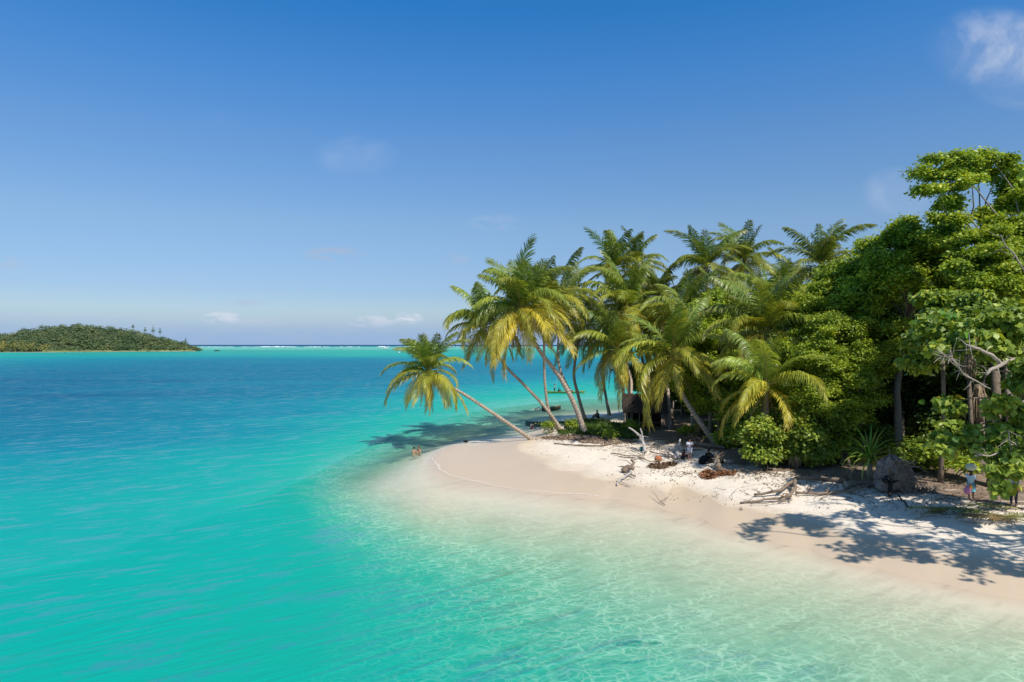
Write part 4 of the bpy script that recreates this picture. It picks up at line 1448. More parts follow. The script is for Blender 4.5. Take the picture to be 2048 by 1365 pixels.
def shrub(label, px, py, r, hgt, mat, seed, n=120, size=0.26, aspect=0.5, name='shrub', group='low shrubs at the foot of the trees'):
    b = G(px, py)
    root = empty(name, b)
    tag(root, label, 'shrub', group)
    V, Q, C = leaf_cloud([(0, 0, hgt * 0.6, r, r, hgt * 0.5)], n, 12, size, 0.5, 0.22, seed, aspect=aspect, shell=0.4, split=4)
    mb = MB()
    rg_ = random.Random(seed)
    for k in range(7):
        p = Vector(C[rg_.randrange(len(C))])
        mb.tube([(rg_.uniform(-.1, .1), rg_.uniform(-.1, .1), -.1), p * 0.5 + Vector((0, 0, .1)), p], [.04, .03, .012], 5, cap=False)
    mb.build('stem', M_BARK, root)
    link('crown', np_mesh('crown', V, Q, M_LEAF[mat]), root)['kind'] = 'stuff'
    return root


shrub('bright green low shrub at the foot of the slim white palm trunk', 1105, 866, 0.9, 0.8, 'bright', 401, 70, 0.2)
shrub('light green shrub between the two leaning palm trunks', 1150, 858, 0.8, 0.9, 'bright', 402, 70, 0.22)
shrub('leafy young plant standing alone in front of the grass', 1222, 880, 0.45, 1.2, 'mid', 403, 40, 0.22)
shrub('small bush at the right end of the grass by the hut', 1256, 866, 0.8, 0.9, 'bright', 404, 70, 0.22)
shrub('shrub under the foot of the leaning brown palm', 1470, 895, 1.4, 1.5, 'mid', 405, 150)
shrub('low yellow green plant behind the dead tangle', 1365, 872, 0.9, 1.2, 'bright', 406, 70)
for k, (px, py, r_, h_, lab) in enumerate(((1755, 925, 1.3, 1.7, 'dark shrub just left of the root ball'), (1830, 940, 1.3, 1.6, 'dark shrub right behind the root ball'),
                                          (1870, 945, 1.4, 2.2, 'tall dark shrub in the shade right of the root ball'), (1905, 958, 1.3, 1.8, 'dark shrub left of the large leaved trunk'),
                                          (1680, 920, 1.2, 1.5, 'dark shrub between the trunk and the strap leaved plant'), (1795, 915, 1.2, 1.6, 'dark shrub at the foot of the deep shaded tree'),
                                          (1520, 905, 1.2, 1.2, 'dark shrub behind the glossy bush'), (1950, 930, 1.6, 2.0, 'dark shrub behind the woman with the basin'))):
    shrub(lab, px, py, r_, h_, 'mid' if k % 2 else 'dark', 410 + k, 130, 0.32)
shrub('bright green sprig growing on top of the root ball', 1800, 935, 0.5, 2.6, 'bright', 420, 26, 0.24)

# strap-leaved plant: every leaf is its own piece
def strap_mesh(L, th0, bend, wid, seed):
    n = 8
    x = z = 0.0
    mb = MB()
    pts, wd = [], []
    for i in range(n + 1):
        s_ = i / n
        pts.append((x, 0, z))
        wd.append(wid * (1 - s_ ** 2) + 0.004)
        a = th0 - bend * s_ ** 1.4
        x += math.cos(a) * L / n
        z += math.sin(a) * L / n
    for sg in (-1, 1):
        b_ = len(mb.v)
        for p_, w_ in zip(pts, wd):
            mb.v.append(p_)
            mb.v.append((p_[0], sg * w_, p_[2] + w_ * 0.35))
        for i in range(n):
            a_ = b_ + 2 * i
            mb.f.append((a_, a_ + 1, a_ + 3, a_ + 2))
    return mb.mesh('leaf', M_STRAP, False)


def strap_plant(label, b, n, scale, seed, trunk_h=0.5, cols=None):
    rg_ = random.Random(seed)
    root = empty('pandanus', b)
    tag(root, label, 'plant', 'strap leaved plants')
    MB().tube([(0, 0, -.2), (0.05, 0, trunk_h)], [.12 * scale, .09 * scale], 7).build('stem', M_PALEBARK, root)
    ms = [strap_mesh(1.7, R(e), R(bd), 0.055, 0) for e, bd in ((80, 40), (68, 80), (50, 120), (30, 125), (5, 95))]
    for k in range(n):
        f = k / n
        o = link('leaf', ms[min(4, int(f * 5))], root, (0.05, 0, trunk_h + (1 - f) * 0.15))
        o.rotation_euler = (rg_.uniform(-.1, .1), rg_.uniform(-.1, .1), k * 2.39996)
        s_ = scale * rg_.uniform(.8, 1.15)
        o.scale = (s_, s_, s_)
        c_ = (0.17, 0.28, 0.05) if f < .6 else (0.36, 0.40, 0.08)
        if f > .92:
            c_ = (0.36, 0.26, 0.12)
        o.color = (*[v_ * rg_.uniform(.75, 1.25) for v_ in c_], 1)
    return root


strap_plant('strap leaved green plant fanning out left of the root ball', G(1738, 966), 60, 1.4, 5, 1.3)
strap_plant('small strap leaved plant in the shade behind the root ball', G(1860, 900), 24, 1.1, 6, 1.6)

# hanging dead skirts on stumps
def skirt(label, b, hgt, r, seed, name='root_stump', cat='stump', lean=0.0):
    rg_ = random.Random(seed)
    root = empty(name, b)
    tag(root, label, cat, 'stumps with hanging roots')
    MB().tube([(0, 0, -.2), (lean * .5, 0, hgt * .5), (lean, 0, hgt)], [r * .55, r * .4, r * .35], 8).build('trunk', M_BARK, root)
    mb = MB()
    for k in range(46):
        a = rg_.uniform(0, 6.28)
        r0_ = r * rg_.uniform(.3, .5)
        r1_ = r * rg_.uniform(.6, 1.15)
        z0_ = hgt * rg_.uniform(.7, 1.0)
        z1_ = rg_.uniform(-.05, .3) * hgt
        mb.tube([(lean + r0_ * math.cos(a), r0_ * math.sin(a), z0_), (lean * .5 + r1_ * .8 * math.cos(a), r1_ * .8 * math.sin(a), (z0_ + z1_) / 2 + .1), (r1_ * math.cos(a + .1), r1_ * math.sin(a + .1), z1_)],
                [.035, .03, .012], 4, cap=False)
    mb.build('hanging_roots', mat_plain('dry_fibre', (0.42, 0.31, 0.20), 0.9, 0.4, 3, .5), root)['kind'] = 'stuff'
    return root


skirt('pale brown stump with hanging roots under the glossy bush', G(1590, 936), 2.2, 0.42, 1)
skirt('narrower pinkish brown stump right of the first hanging root stump', G(1633, 934), 1.7, 0.26, 2)
b = AT(1955, 838, 47.5)
o = skirt('dry brown skirt of dead leaves on a trunk at the right edge', Vector((b.x, b.y, b.z)), 2.4, 0.66, 3, 'dead_leaf_skirt', 'dead leaves')
MB().tube([(0, 0, 0), (0, 0, gz(b.x, b.y) - b.z - .2)], [.14, .2], 8).build('trunk', M_BARK, o)
b = AT(1937, 752, 47)
o = skirt('smaller grey skirt of dead leaves above the brown one', Vector((b.x, b.y, b.z)), 1.5, 0.45, 4, 'dead_leaf_skirt', 'dead leaves')
MB().tube([(0, 0, 0), (0.3, 0, gz(b.x, b.y) - b.z - .2)], [.12, .18], 8).build('trunk', M_BARK, o)

# ------------------------------------------------------------------ driftwood
def wood(label, polys, mat=M_DRIFT, name='driftwood', group='driftwood on the beach', cat='driftwood', twig=0, seed=0, lift=0.06):
    """polys: list of ([(px,py,height above ground)...], r0, r1)"""
    rg_ = random.Random(seed)
    mb = MB()
    org = None
    allp = []
    for pts, r0_, r1_ in polys:
        P = []
        for (px, py, hz) in pts:
            # a point hz above the sand seen at px, py
            g_ = G(px, py + hz * F / 50.0 * 0.98)
            P.append(Vector((g_.x, g_.y, g_.z + hz + lift)))
        if org is None:
            org = P[0].copy()
        P = [p_ - org for p_ in P]
        Q_ = []
        for i in range(len(P) - 1):
            for k in range(4):
                p_ = P[i].lerp(P[i + 1], k / 4)
                if k:
                    p_ += Vector((rg_.uniform(-1, 1), rg_.uniform(-1, 1), rg_.uniform(-.5, .8))) * min(r0_ * .8, .06)
                Q_.append(p_)
        Q_.append(P[-1])
        rad = [(r0_ + (r1_ - r0_) * i / (len(Q_) - 1)) * rg_.uniform(.85, 1.15) for i in range(len(Q_))]
        mb.tube(Q_, rad, 7)
        allp.append((Q_, rad))
    for k in range(twig):
        Q_, rad = rg_.choice(allp)
        i = rg_.randrange(1, len(Q_))
        d_ = Vector((rg_.uniform(-1, 1), rg_.uniform(-1, 1), rg_.uniform(0, .9))).normalized()
        l_ = rg_.uniform(.25, .9)
        mb.tube([Q_[i], Q_[i] + d_ * l_ * .5 + Vector((0, 0, .04)), Q_[i] + d_ * l_ + Vector((rg_.uniform(-.1, .1), 0, -.05))], [rad[i] * .45, rad[i] * .3, .006], 4, cap=False)
    o = mb.build(name, mat, None, org)
    return tag(o, label, cat, group)


wood('long forked dead branch lying right of centre on the white sand',
     [([(1685, 965, .1), (1640, 958, .15), (1590, 960, .25), (1560, 985, .3), (1508, 992, .1)], .16, .07),
      ([(1588, 962, .3), (1590, 980, .25), (1578, 995, .2), (1560, 1000, .12), (1500, 1006, .04), (1480, 1008, .02)], .12, .05)], twig=14, seed=1)
wood('thin branch fanning out on the sand below the long forked branch',
     [([(1582, 993, .1), (1580, 1004, .1), (1540, 1008, .1), (1500, 1010, .05)], .05, .02), ([(1570, 1001, .08), (1555, 1008, .05)], .04, .02)], twig=8, seed=2)
wood('slender branch trailing from the long branch towards the root ball',
     [([(1590, 988, .1), (1640, 990, .1), (1700, 986, .12), (1740, 972, .15), (1800, 975, .1)], .08, .10), ([(1650, 988, .1), (1665, 970, .5), (1690, 962, .6)], .035, .012),
      ([(1640, 1000, .05), (1662, 988, .2), (1668, 972, .4)], .03, .012)], twig=10, seed=3)
wood('grey forked dead tree with two pale arms beside the teal bundle',
     [([(1290, 905, .1), (1287, 885, .6), (1278, 868, 1.1), (1257, 850, 1.75)], .14, .06), ([(1286, 890, .5), (1284, 868, 1.1), (1281, 852, 1.7)], .08, .05),
      ([(1262, 898, .1), (1285, 908, .1), (1298, 895, .5)], .06, .04)], M_DRIFTGREY, twig=9, seed=4)
wood('thin sticks lying left of the grey forked tree', [([(1222, 908, .05), (1250, 913, .1), (1290, 912, .08)], .05, .03), ([(1238, 915, .04), (1290, 920, .05)], .04, .02)], twig=6, seed=5)
wood('knotted brown root piece at the lower edge of the dry sand',
     [([(1246, 944, .1), (1256, 936, .35), (1268, 940, .2)], .22, .14), ([(1258, 938, .3), (1268, 928, .5), (1262, 922, .55)], .11, .07), ([(1250, 946, .1), (1264, 952, .1), (1271, 956, .05)], .08, .04)],
     twig=12, seed=6, name='root_piece')
wood('grey snag lying on the sand just below the knotted root piece',
     [([(1262, 948, .15), (1250, 955, .12), (1240, 962, .12), (1234, 972, .05)], .09, .06), ([(1242, 965, .1), (1252, 972, .05), (1260, 975, .03)], .04, .02)], M_DRIFTGREY, twig=5, seed=7)
wood('long thin log lying across the upper beach below the grass', [([(1108, 888, .03), (1150, 892, .05), (1200, 893, .06), (1235, 886, .05)], .05, .09), ([(1225, 893, .05), (1248, 886, .05)], .04, .02)], twig=8, seed=8)
wood('gnarled brown stump with roots right of the man in white',
     [([(1435, 938, .1), (1436, 925, .5), (1430, 908, .95)], .22, .05), ([(1437, 925, .4), (1446, 915, .6)], .16, .12), ([(1432, 940, .05), (1465, 945, .05), (1480, 942, .1)], .12, .07)], twig=22, seed=9, name='root_stump', cat='stump')
wood('pale splintered stump left of the man in white', [([(1357, 918, .1), (1354, 900, .6), (1360, 878, 1.3)], .13, .07), ([(1352, 918, .1), (1346, 905, .35), (1338, 895, .6)], .10, .05), ([(1340, 915, .1), (1330, 900, .2)], .08, .05)],
     M_DRIFTGREY, twig=14, seed=10, name='root_stump', cat='stump')
wood('straight grey stick leaning beside the seated people', [([(1388, 905, .3), (1402, 913, .2), (1416, 930, .02)], .035, .03)], M_DRIFTGREY, seed=11)
wood('small branching twig on the wet sand near the waterline, left of two',
     [([(1330, 1012, .02), (1318, 1004, .08), (1310, 992, .25), (1303, 985, .35)], .025, .01), ([(1320, 1005, .05), (1335, 998, .2), (1340, 990, .35), (1347, 998, .1)], .022, .008)], twig=5, seed=12, name='twig', cat='twig')
wood('tiny forked twig standing in the sand right of the branching twig', [([(1434, 996, .02), (1431, 986, .25)], .02, .012), ([(1432, 988, .2), (1427, 984, .3)], .014, .006), ([(1423, 995, .02), (1434, 994, .02)], .014, .01)], seed=13, name='twig', cat='twig')
wood('short dark twig on wet sand below the fanned branch', [([(1478, 1020, .02), (1484, 1022, .02)], .02, .015), ([(1480, 1017, .08), (1485, 1022, .02)], .02, .01)], M_CHAR, seed=14, name='twig', cat='twig')
wood('thin curved stick at the left edge of the fanned branch', [([(1465, 1000, .02), (1462, 990, .15), (1475, 980, .2), (1500, 975, .15)], .014, .008)], seed=15, name='twig', cat='twig')
wood('dark charred branch slanting over the sand in front of the root ball',
     [([(1792, 985, .4), (1800, 1000, .2), (1812, 1015, .08), (1825, 1018, .04)], .05, .035)], M_CHAR, twig=4, seed=16)
wood('black burnt stump standing in front of the root ball', [([(1779, 995, .0), (1779, 985, .3), (1780, 972, .75)], .10, .12), ([(1780, 974, .65), (1766, 968, .9), (1772, 962, 1.0)], .11, .07), ([(1780, 974, .65), (1796, 968, .85)], .10, .05)],
     M_CHAR, twig=10, seed=17, name='burnt_stump', cat='stump')
wood('thick log half buried left of the root ball', [([(1690, 980, .05), (1712, 970, .12), (1740, 968, .15), (1775, 975, .1)], .10, .13)], twig=8, seed=18)
wood('bare branches sticking out between the fallen fronds', [([(1840, 1035, .03), (1862, 1025, .2), (1862, 1008, .5)], .03, .015), ([(1830, 1040, .03), (1860, 1035, .05), (1900, 1038, .04)], .025, .02)], twig=9, seed=19)
wood('pale fallen trunk lying behind the man in white', [([(1385, 888, .15), (1420, 893, .15), (1450, 897, .12)], .16, .14)], M_DRIFT, twig=8, seed=20)
wood('tangle of thin dead stems beside the leaning brown palm foot',
     [([(1370, 880, .1), (1385, 868, .6), (1400, 855, 1.0)], .05, .02), ([(1378, 884, .1), (1392, 872, .5), (1398, 860, .8)], .04, .02), ([(1390, 886, .1), (1385, 872, .5), (1376, 862, .9)], .04, .02),
      ([(1400, 888, .1), (1410, 874, .5), (1412, 862, .9)], .04, .02), ([(1365, 876, .1), (1395, 876, .4), (1420, 884, .1)], .04, .03)], twig=34, seed=21)
wood('long dead branches strewn behind the orange buoy',
     [([(1300, 905, .1), (1330, 912, .1), (1350, 920, .1)], .05, .04), ([(1292, 898, .1), (1320, 893, .3), (1345, 905, .1)], .05, .03), ([(1275, 915, .05), (1300, 925, .1), (1330, 922, .1)], .05, .03)], twig=24, seed=22)
wood('brown branches fanned over the sand right of the gnarled stump',
     [([(1478, 942, .1), (1520, 946, .1), (1570, 952, .08)], .05, .03), ([(1500, 935, .2), (1530, 925, .3), (1548, 918, .6)], .05, .02), ([(1600, 955, .1), (1650, 960, .2), (1700, 955, .1)], .05, .04)], twig=26, seed=23)

# small sticks and dead fronds scattered along the tide line
rng = random.Random(91)
mb = MB()
for k in range(170):
    px = rng.uniform(1180, 2040)
    base_y = np.interp(px, [1180, 1300, 1500, 1700, 1900, 2040], [905, 940, 965, 985, 1010, 1030])
    py = base_y + rng.gauss(0, 16)
    p = G(px, max(py, 880))
    a = rng.uniform(0, PI)
    l_ = rng.uniform(.15, .9)
    d_ = Vector((math.cos(a), math.sin(a), rng.uniform(-.02, .12))) * l_
    mb.tube([p + Vector((0, 0, .02)), p + d_ * .5 + Vector((rng.uniform(-.1, .1), rng.uniform(-.1, .1), .03)), p + d_ + Vector((0, 0, .02))], [.018, .014, .006], 4, cap=False)
tag(mb.build('sticks', M_DRIFT), 'small brown sticks scattered along the tide line', kind='stuff')

# uprooted root ball
b = G(1800, 985)
b = Vector((b.x, b.y, b.z))
root = empty('root_ball', b)
tag(root, 'big uprooted root ball of grey earth with dark hanging roots', 'uprooted tree')
rg_ = random.Random(12)
mb = MB()
mb.blob((-.35, .3, 1.0), (1.0, .5, 1.15), 22, 15, 0.13, rg_)
mb.blob((.35, .25, .7), (.7, .45, .8), 14, 10, 0.2, rg_)
mb.blob((-.9, .2, .45), (.5, .4, .5), 12, 8, 0.2, rg_)
mb.build('earth', M_ROOTSOIL, root, smooth=False)
mb = MB()
for k in range(70):
    a = rg_.uniform(-.3, PI)
    st = Vector((-.2 + .95 * math.cos(a) * rg_.uniform(.4, 1), -.1 + rg_.uniform(-.15, .25), .9 + 1.0 * math.sin(a) * rg_.uniform(.5, 1.05)))
    q_ = Vector((rg_.uniform(-.5, 1.0), rg_.uniform(-.7, .1), rg_.uniform(-.9, .5)))
    q_ = q_.normalized() * rg_.uniform(.3, 1.2)
    r_ = rg_.choice((.015, .02, .03, .06))
    mb.tube([st, st + q_ * .4 + Vector((rg_.uniform(-.2, .2), 0, rg_.uniform(-.1, .2))), st + q_ * .75 + Vector((rg_.uniform(-.25, .25), 0, rg_.uniform(-.2, .2))), st + q_], [r_, r_ * .8, r_ * .6, r_ * .25], 5, cap=False)
for k in range(110):
    st = Vector((rg_.uniform(0, 2.2), rg_.uniform(-.5, .5), 0))
    en = st + Vector((rg_.uniform(-.8, .8), rg_.uniform(-.5, .3), rg_.uniform(.2, 1.3) * (1 - st.x / 3)))
    mb.tube([st, (st + en) / 2 + Vector((rg_.uniform(-.2, .2), 0, .1)), en], [.025, .018, .006], 4, cap=False)
mb.build('roots', M_PALEBARK, root)['kind'] = 'stuff'

# fallen green fronds at the right
for k, (px, py, az, sc, c_, lab) in enumerate((
        (1895, 1024, 2.9, .5, (.34, .36, .07), 'short bright green cut frond lying on the sand, leftmost of the pile'), (2000, 1034, 2.7, .75, (.13, .19, .04), 'dark green fallen frond right of the bright one'),
        (2035, 1020, 2.95, .7, (.12, .16, .04), 'fallen frond lying highest in the pile at the right edge'), (1975, 1042, .15, .7, (.22, .24, .06), 'yellowing fallen frond nearest the water in the pile'),
        (1960, 1022, 3.6, .55, (.15, .2, .05), 'fallen frond crossing the middle of the pile'), (2050, 1045, 3.0, .8, (.30, .2, .09), 'brown dry frond at the right end of the pile'),
        (1850, 1030, .3, .45, (.33, .27, .12), 'small straw coloured frond at the left end of the pile'))):
    o = link('fallen_frond', frond_mesh('fallen_frond', 4.2, R(8), R(14), 500 + k, N=44, droop=.25, leafL=.9, wid=.045, curl=.1), None, G(px, py, .08), c_)
    o.rotation_euler = (0, 0, az)
    o.scale = (sc, sc, sc)
    tag(o, lab, 'palm frond', 'fallen palm fronds')

# orange float
b = G(1316, 924)
o = MB().blob((0, 0, .22), (.29, .26, .26), 16, 12, .04, random.Random(1)).build('buoy', M_OBJ, None, b, color=(.40, .14, .055))
tag(o, 'weathered orange float lying among the driftwood', 'buoy')
b = G(1283, 902)
o = MB().blob((0, 0, .15), (.25, .2, .2), 9, 7, .12, random.Random(2)).build('bundle', M_CLOTH, None, b, color=(.03, .16, .17))
tag(o, 'teal cloth bundle under the grey forked dead tree', 'bundle')
b = G(1410, 928)
MBk = MB().blob((0, 0, .28), (.42, .3, .36), 9, 7, .16, random.Random(3)).blob((.35, .1, .2), (.3, .25, .25), 9, 7, .16, random.Random(8)).blob((-.32, -.05, .16), (.26, .22, .2), 9, 7, .16, random.Random(9))
tag(MBk.build('backpack', M_CLOTH, None, b, color=(.012, .014, .016)), 'black heap of bags on the shaded sand right of the man in white', 'bag')
scatter('brown_weed', 'heap of rust brown dead leaves in front of the gnarled stump', [(1418, 952, 16, 7, 700), (1450, 948, 20, 5, 300)],
        mat_leaf('rust_leaf', [(0, (.16, .07, .03)), (1, (.42, .20, .10))], trans=.05, rough=.8), 63, .26, .6, .4, .2)
scatter('dry_weed', 'mat of yellow brown weed around the orange float', [(1318, 934, 20, 5, 500), (1340, 930, 14, 4, 200)], M_LITTER, 64, .24, .6, .4, .2)

# ------------------------------------------------------------------ hut
b = G(1290, 860)
hut = empty('hut', b, R(-8))
tag(hut, 'dark thatched hut on pale posts behind the drooping fronds', 'hut')
W_, D_, H1 = 3.6, 3.0, 2.0
for i, (x, y) in enumerate(((-W_ / 2, 0), (-W_ / 6, 0), (W_ / 6, 0), (W_ / 2, 0), (-W_ / 2, D_), (W_ / 2, D_))):
    MB().tube([(x, y, -.2), (x + .03, y, H1 * .5), (x, y, H1)], [.06, .05, .05], 7).build('post', M_PALEBARK, hut)
for y in (0, D_):
    MB().tube([(-W_ / 2 - .2, y, H1), (W_ / 2 + .2, y, H1 + .03)], .05, 6).build('beam', M_BARK, hut)
MB().tube([(-W_ / 2, -.02, .75), (W_ / 2, -.02, .78)], .035, 6).build('rail', M_PALEBARK, hut)
mb = MB()
mb.box((0, D_ + .02, H1 / 2), (W_, .08, H1))
mb.box((-W_ / 2 - .04, D_ / 2, H1 / 2), (.08, D_, H1))
mb.build('wall', M_THATCH, hut, smooth=False)
for sg in (-1, 1):
    mb = MB()
    rg_ = random.Random(6 + sg)
    yc = D_ / 2
    for r_ in range(9):
        f0, f1 = r_ / 9, (r_ + 1.25) / 9
        for c in range(26):
            x0 = -W_ / 2 - .5 + (W_ + 1.0) * c / 26
            x1 = x0 + (W_ + 1.0) / 26 * 1.15
            def pt(x, f, dz=0):
                y = yc + sg * (D_ / 2 + .6) * f
                return (x, y, H1 + 1.55 - 1.75 * f + dz)
            j = rg_.uniform(-.03, .05)
            b0 = len(mb.v)
            mb.v += [pt(x0, f0, .04 + j), pt(x1, f0, .04 + j), pt(x1, f1, .09 + j), pt(x0, f1, .07 + j), pt(x0, f0, -.02), pt(x1, f0, -.02), pt(x1, f1, 0), pt(x0, f1, 0)]
            mb.f += [(b0, b0 + 1, b0 + 2, b0 + 3), (b0 + 3, b0 + 2, b0 + 6, b0 + 7), (b0 + 4, b0 + 7, b0 + 6, b0 + 5)]
    r = mb.build('roof', M_THATCH, hut, smooth=False)
    r['kind'] = 'stuff'
# rough table / rack inside
o = empty('bench', G(1296, 857))
tag(o, 'rough pole bench in the dark opening of the hut', 'bench')
MB().box((0, 1.2, .5), (2.2, .5, .06)).build('seat', M_BARK, o, smooth=False)
for x in (-.9, .9):
    MB().tube([(x, 1.2, -.1), (x, 1.2, .5)], .04, 6).build('leg', M_BARK, o)
for k, (px, py, hp, lab) in enumerate(((1346, 842, 40, 'single pale post standing in the gap right of the hut'), (1362, 838, 30, 'shorter post right of the single pale post'))):
    b = G(px, py)
    o = MB().tube([(0, 0, -.2), (.04, 0, hp / F * b.y)], [.09, .07], 7).build('post', M_PALEBARK, None, b)
    tag(o, lab, 'post', 'posts beside the hut')


# ------------------------------------------------------------------ boats
def hull_mesh(L, Bm, Hh, mat, sheer=.35, thick=.04, flat_end=0.0):
    n, k = 18, 7
    mb = MB()
    rows = []
    for i in range(n + 1):
        u = -1 + 2 * i / n
        w_ = Bm / 2 * max(0.02, (1 - abs(u) ** 2.4))
        if u > 0 and flat_end:
            w_ = max(w_, Bm / 2 * flat_end)
        top = Hh * (1 + sheer * abs(u) ** 3)
        keel = Hh * .30 * abs(u) ** 3
        rw = []
        for j in range(k):
            a = -PI / 2 + PI * j / (k - 1)
            yy = math.sin(a) * w_
            zz_ = keel + (top - keel) * (1 - math.cos(a)) ** 1.0
            rw.append((u * L / 2, yy, zz_))
        inner = [(u * L / 2 * (1 - thick / L), y_ * (1 - thick / max(w_, .1)), z_ + (thick if 0 < j_ < k - 1 else 0)) for j_, (_, y_, z_) in enumerate(rw)][::-1]
        rows.append(rw + inner)
    m_ = len(rows[0])
    for rw in rows:
        mb.v += rw
    for i in range(n):
        for j in range(m_):
            a0 = i * m_ + j
            a1 = i * m_ + (j + 1) % m_
            mb.f.append((a0, a1, a1 + m_, a0 + m_))
    mb.f.append(tuple(range(m_))[::-1])
    mb.f.append(tuple(n * m_ + j for j in range(m_)))
    return mb.mesh('hull', mat, False)


def canoe(label, b, L, Bm, Hh, rz, color, outrigger=False, thwarts=3, name='canoe', cat='canoe', group='boats by the beach', flat_end=0.0, trim=None, sink=.08):
    root = empty(name, (b.x, b.y, b.z - sink), rz)
    tag(root, label, cat, group)
    link('hull', hull_mesh(L, Bm, Hh, M_OBJ, flat_end=flat_end), root, color=color)
    for k in range(thwarts):
        x = L * (-.28 + .56 * k / max(1, thwarts - 1))
        MB().box((x, 0, Hh * .85), (.22, Bm * .86, .04)).build('seat', M_OBJ, root, smooth=False, color=trim or (.3, .22, .14))
    for sg in (-1, 1):
        pts = [(L / 2 * u, sg * Bm / 2 * (1 - abs(u) ** 2.4) * 1.02, Hh * (1 + .35 * abs(u) ** 3) + .01) for u in [i / 8 for i in range(-8, 9)]]
        MB().tube(pts, .03, 5).build('gunwale', M_OBJ, root, color=trim or (.3, .22, .14))
    if outrigger:
        for x in (-L * .2, L * .2):
            MB().tube([(x, -Bm * .6, Hh + .05), (x, Bm * 1.5, Hh + .12), (x, Bm * 3.2, .25)], .035, 6).build('boom', M_OBJ, root, color=(.32, .27, .2))
        MB().tube([(-L * .38, Bm * 3.2, .2), (0, Bm * 3.2, .12), (L * .38, Bm * 3.2, .2)], [.05, .09, .05], 7).build('float', M_OBJ, root, color=(.45, .4, .33))
    return root


wz = lambda px, py: Vector((*plane(px, py), 0.0))
canoe('long green canoe on the shallow water behind the palm trunks', wz(1130, 787), 8.2, 1.0, .42, R(4), (.16, .24, .06), thwarts=4, trim=(.28, .32, .10))
canoe('grey wooden outrigger canoe afloat behind the slim white trunk', wz(1103, 822), 4.6, .8, .6, R(48), (.12, .11, .07), True)
canoe('dark blue green boat drawn up at the back beach behind the palm feet', Vector((*plane(1104, 853), .0)), 6.6, 1.2, .55, R(6), (.02, .075, .085), thwarts=3, trim=(.03, .09, .12))
canoe('white and blue boat glimpsed through the gap right of the hut', wz(1352, 806), 5.6, 1.5, .8, R(5), (.55, .62, .70), thwarts=3, flat_end=.7, trim=(.10, .22, .5))
canoe('white motor launch far out near the reef', wz(770, 698.6), 15, 4, 2.4, R(10), (.7, .7, .68), thwarts=2, flat_end=.7, group='craft far out on the lagoon', name='launch', cat='boat')
b = wz(770, 698.6)
# cabin on the launch
l_ = [o_ for o_ in COL.objects if o_.name.startswith('launch')][0]
MB().box((1, 0, 3.4), (5, 2.8, 2.0)).box((1, 0, 4.5), (6, 3.2, .2)).build('cabin', M_OBJ, l_, smooth=False, color=(.75, .75, .72))
o = MB().tube([(0, 0, 0), (0, 0, 2.2)], [.12, .08], 6).blob((0, 0, .3), (1.3, 1.3, .8), 10, 7).build('channel_marker', M_OBJ, None, wz(798, 706), color=(.7, .68, .64))
tag(o, 'small pale marker float on the lagoon left of the low palm', 'marker')
rg_ = random.Random(3)
o = MB().blob((0, 0, 0), (5, 2.5, 1.3), 12, 7, .25, rg_).blob((3, 0, 0), (3, 1.5, .8), 9, 6, .25, rg_).build('rock', M_CHAR, None, wz(434, 702.5))
tag(o, 'low dark rock awash beyond the tip of the far island', 'rock')


# ------------------------------------------------------------------ people
def skin_obj(name, pts, edges, rad, mat, parent, color, levels=2):
    me = bpy.data.meshes.new(name)
    me.from_pydata([tuple(p) for p in pts], edges, [])
    me.materials.append(mat)
    o = link(name, me, parent, color=color)
    md = o.modifiers.new('Skin', 'SKIN')
    md.use_smooth_shade = True
    for i, r_ in enumerate(rad):
        sv = me.skin_vertices[0].data[i]
        sv.radius = (r_, r_)
        sv.use_root = (i == 0)
    if levels:
        sb = o.modifiers.new('Subdivision', 'SUBSURF')
        sb.levels = sb.render_levels = levels
    return o


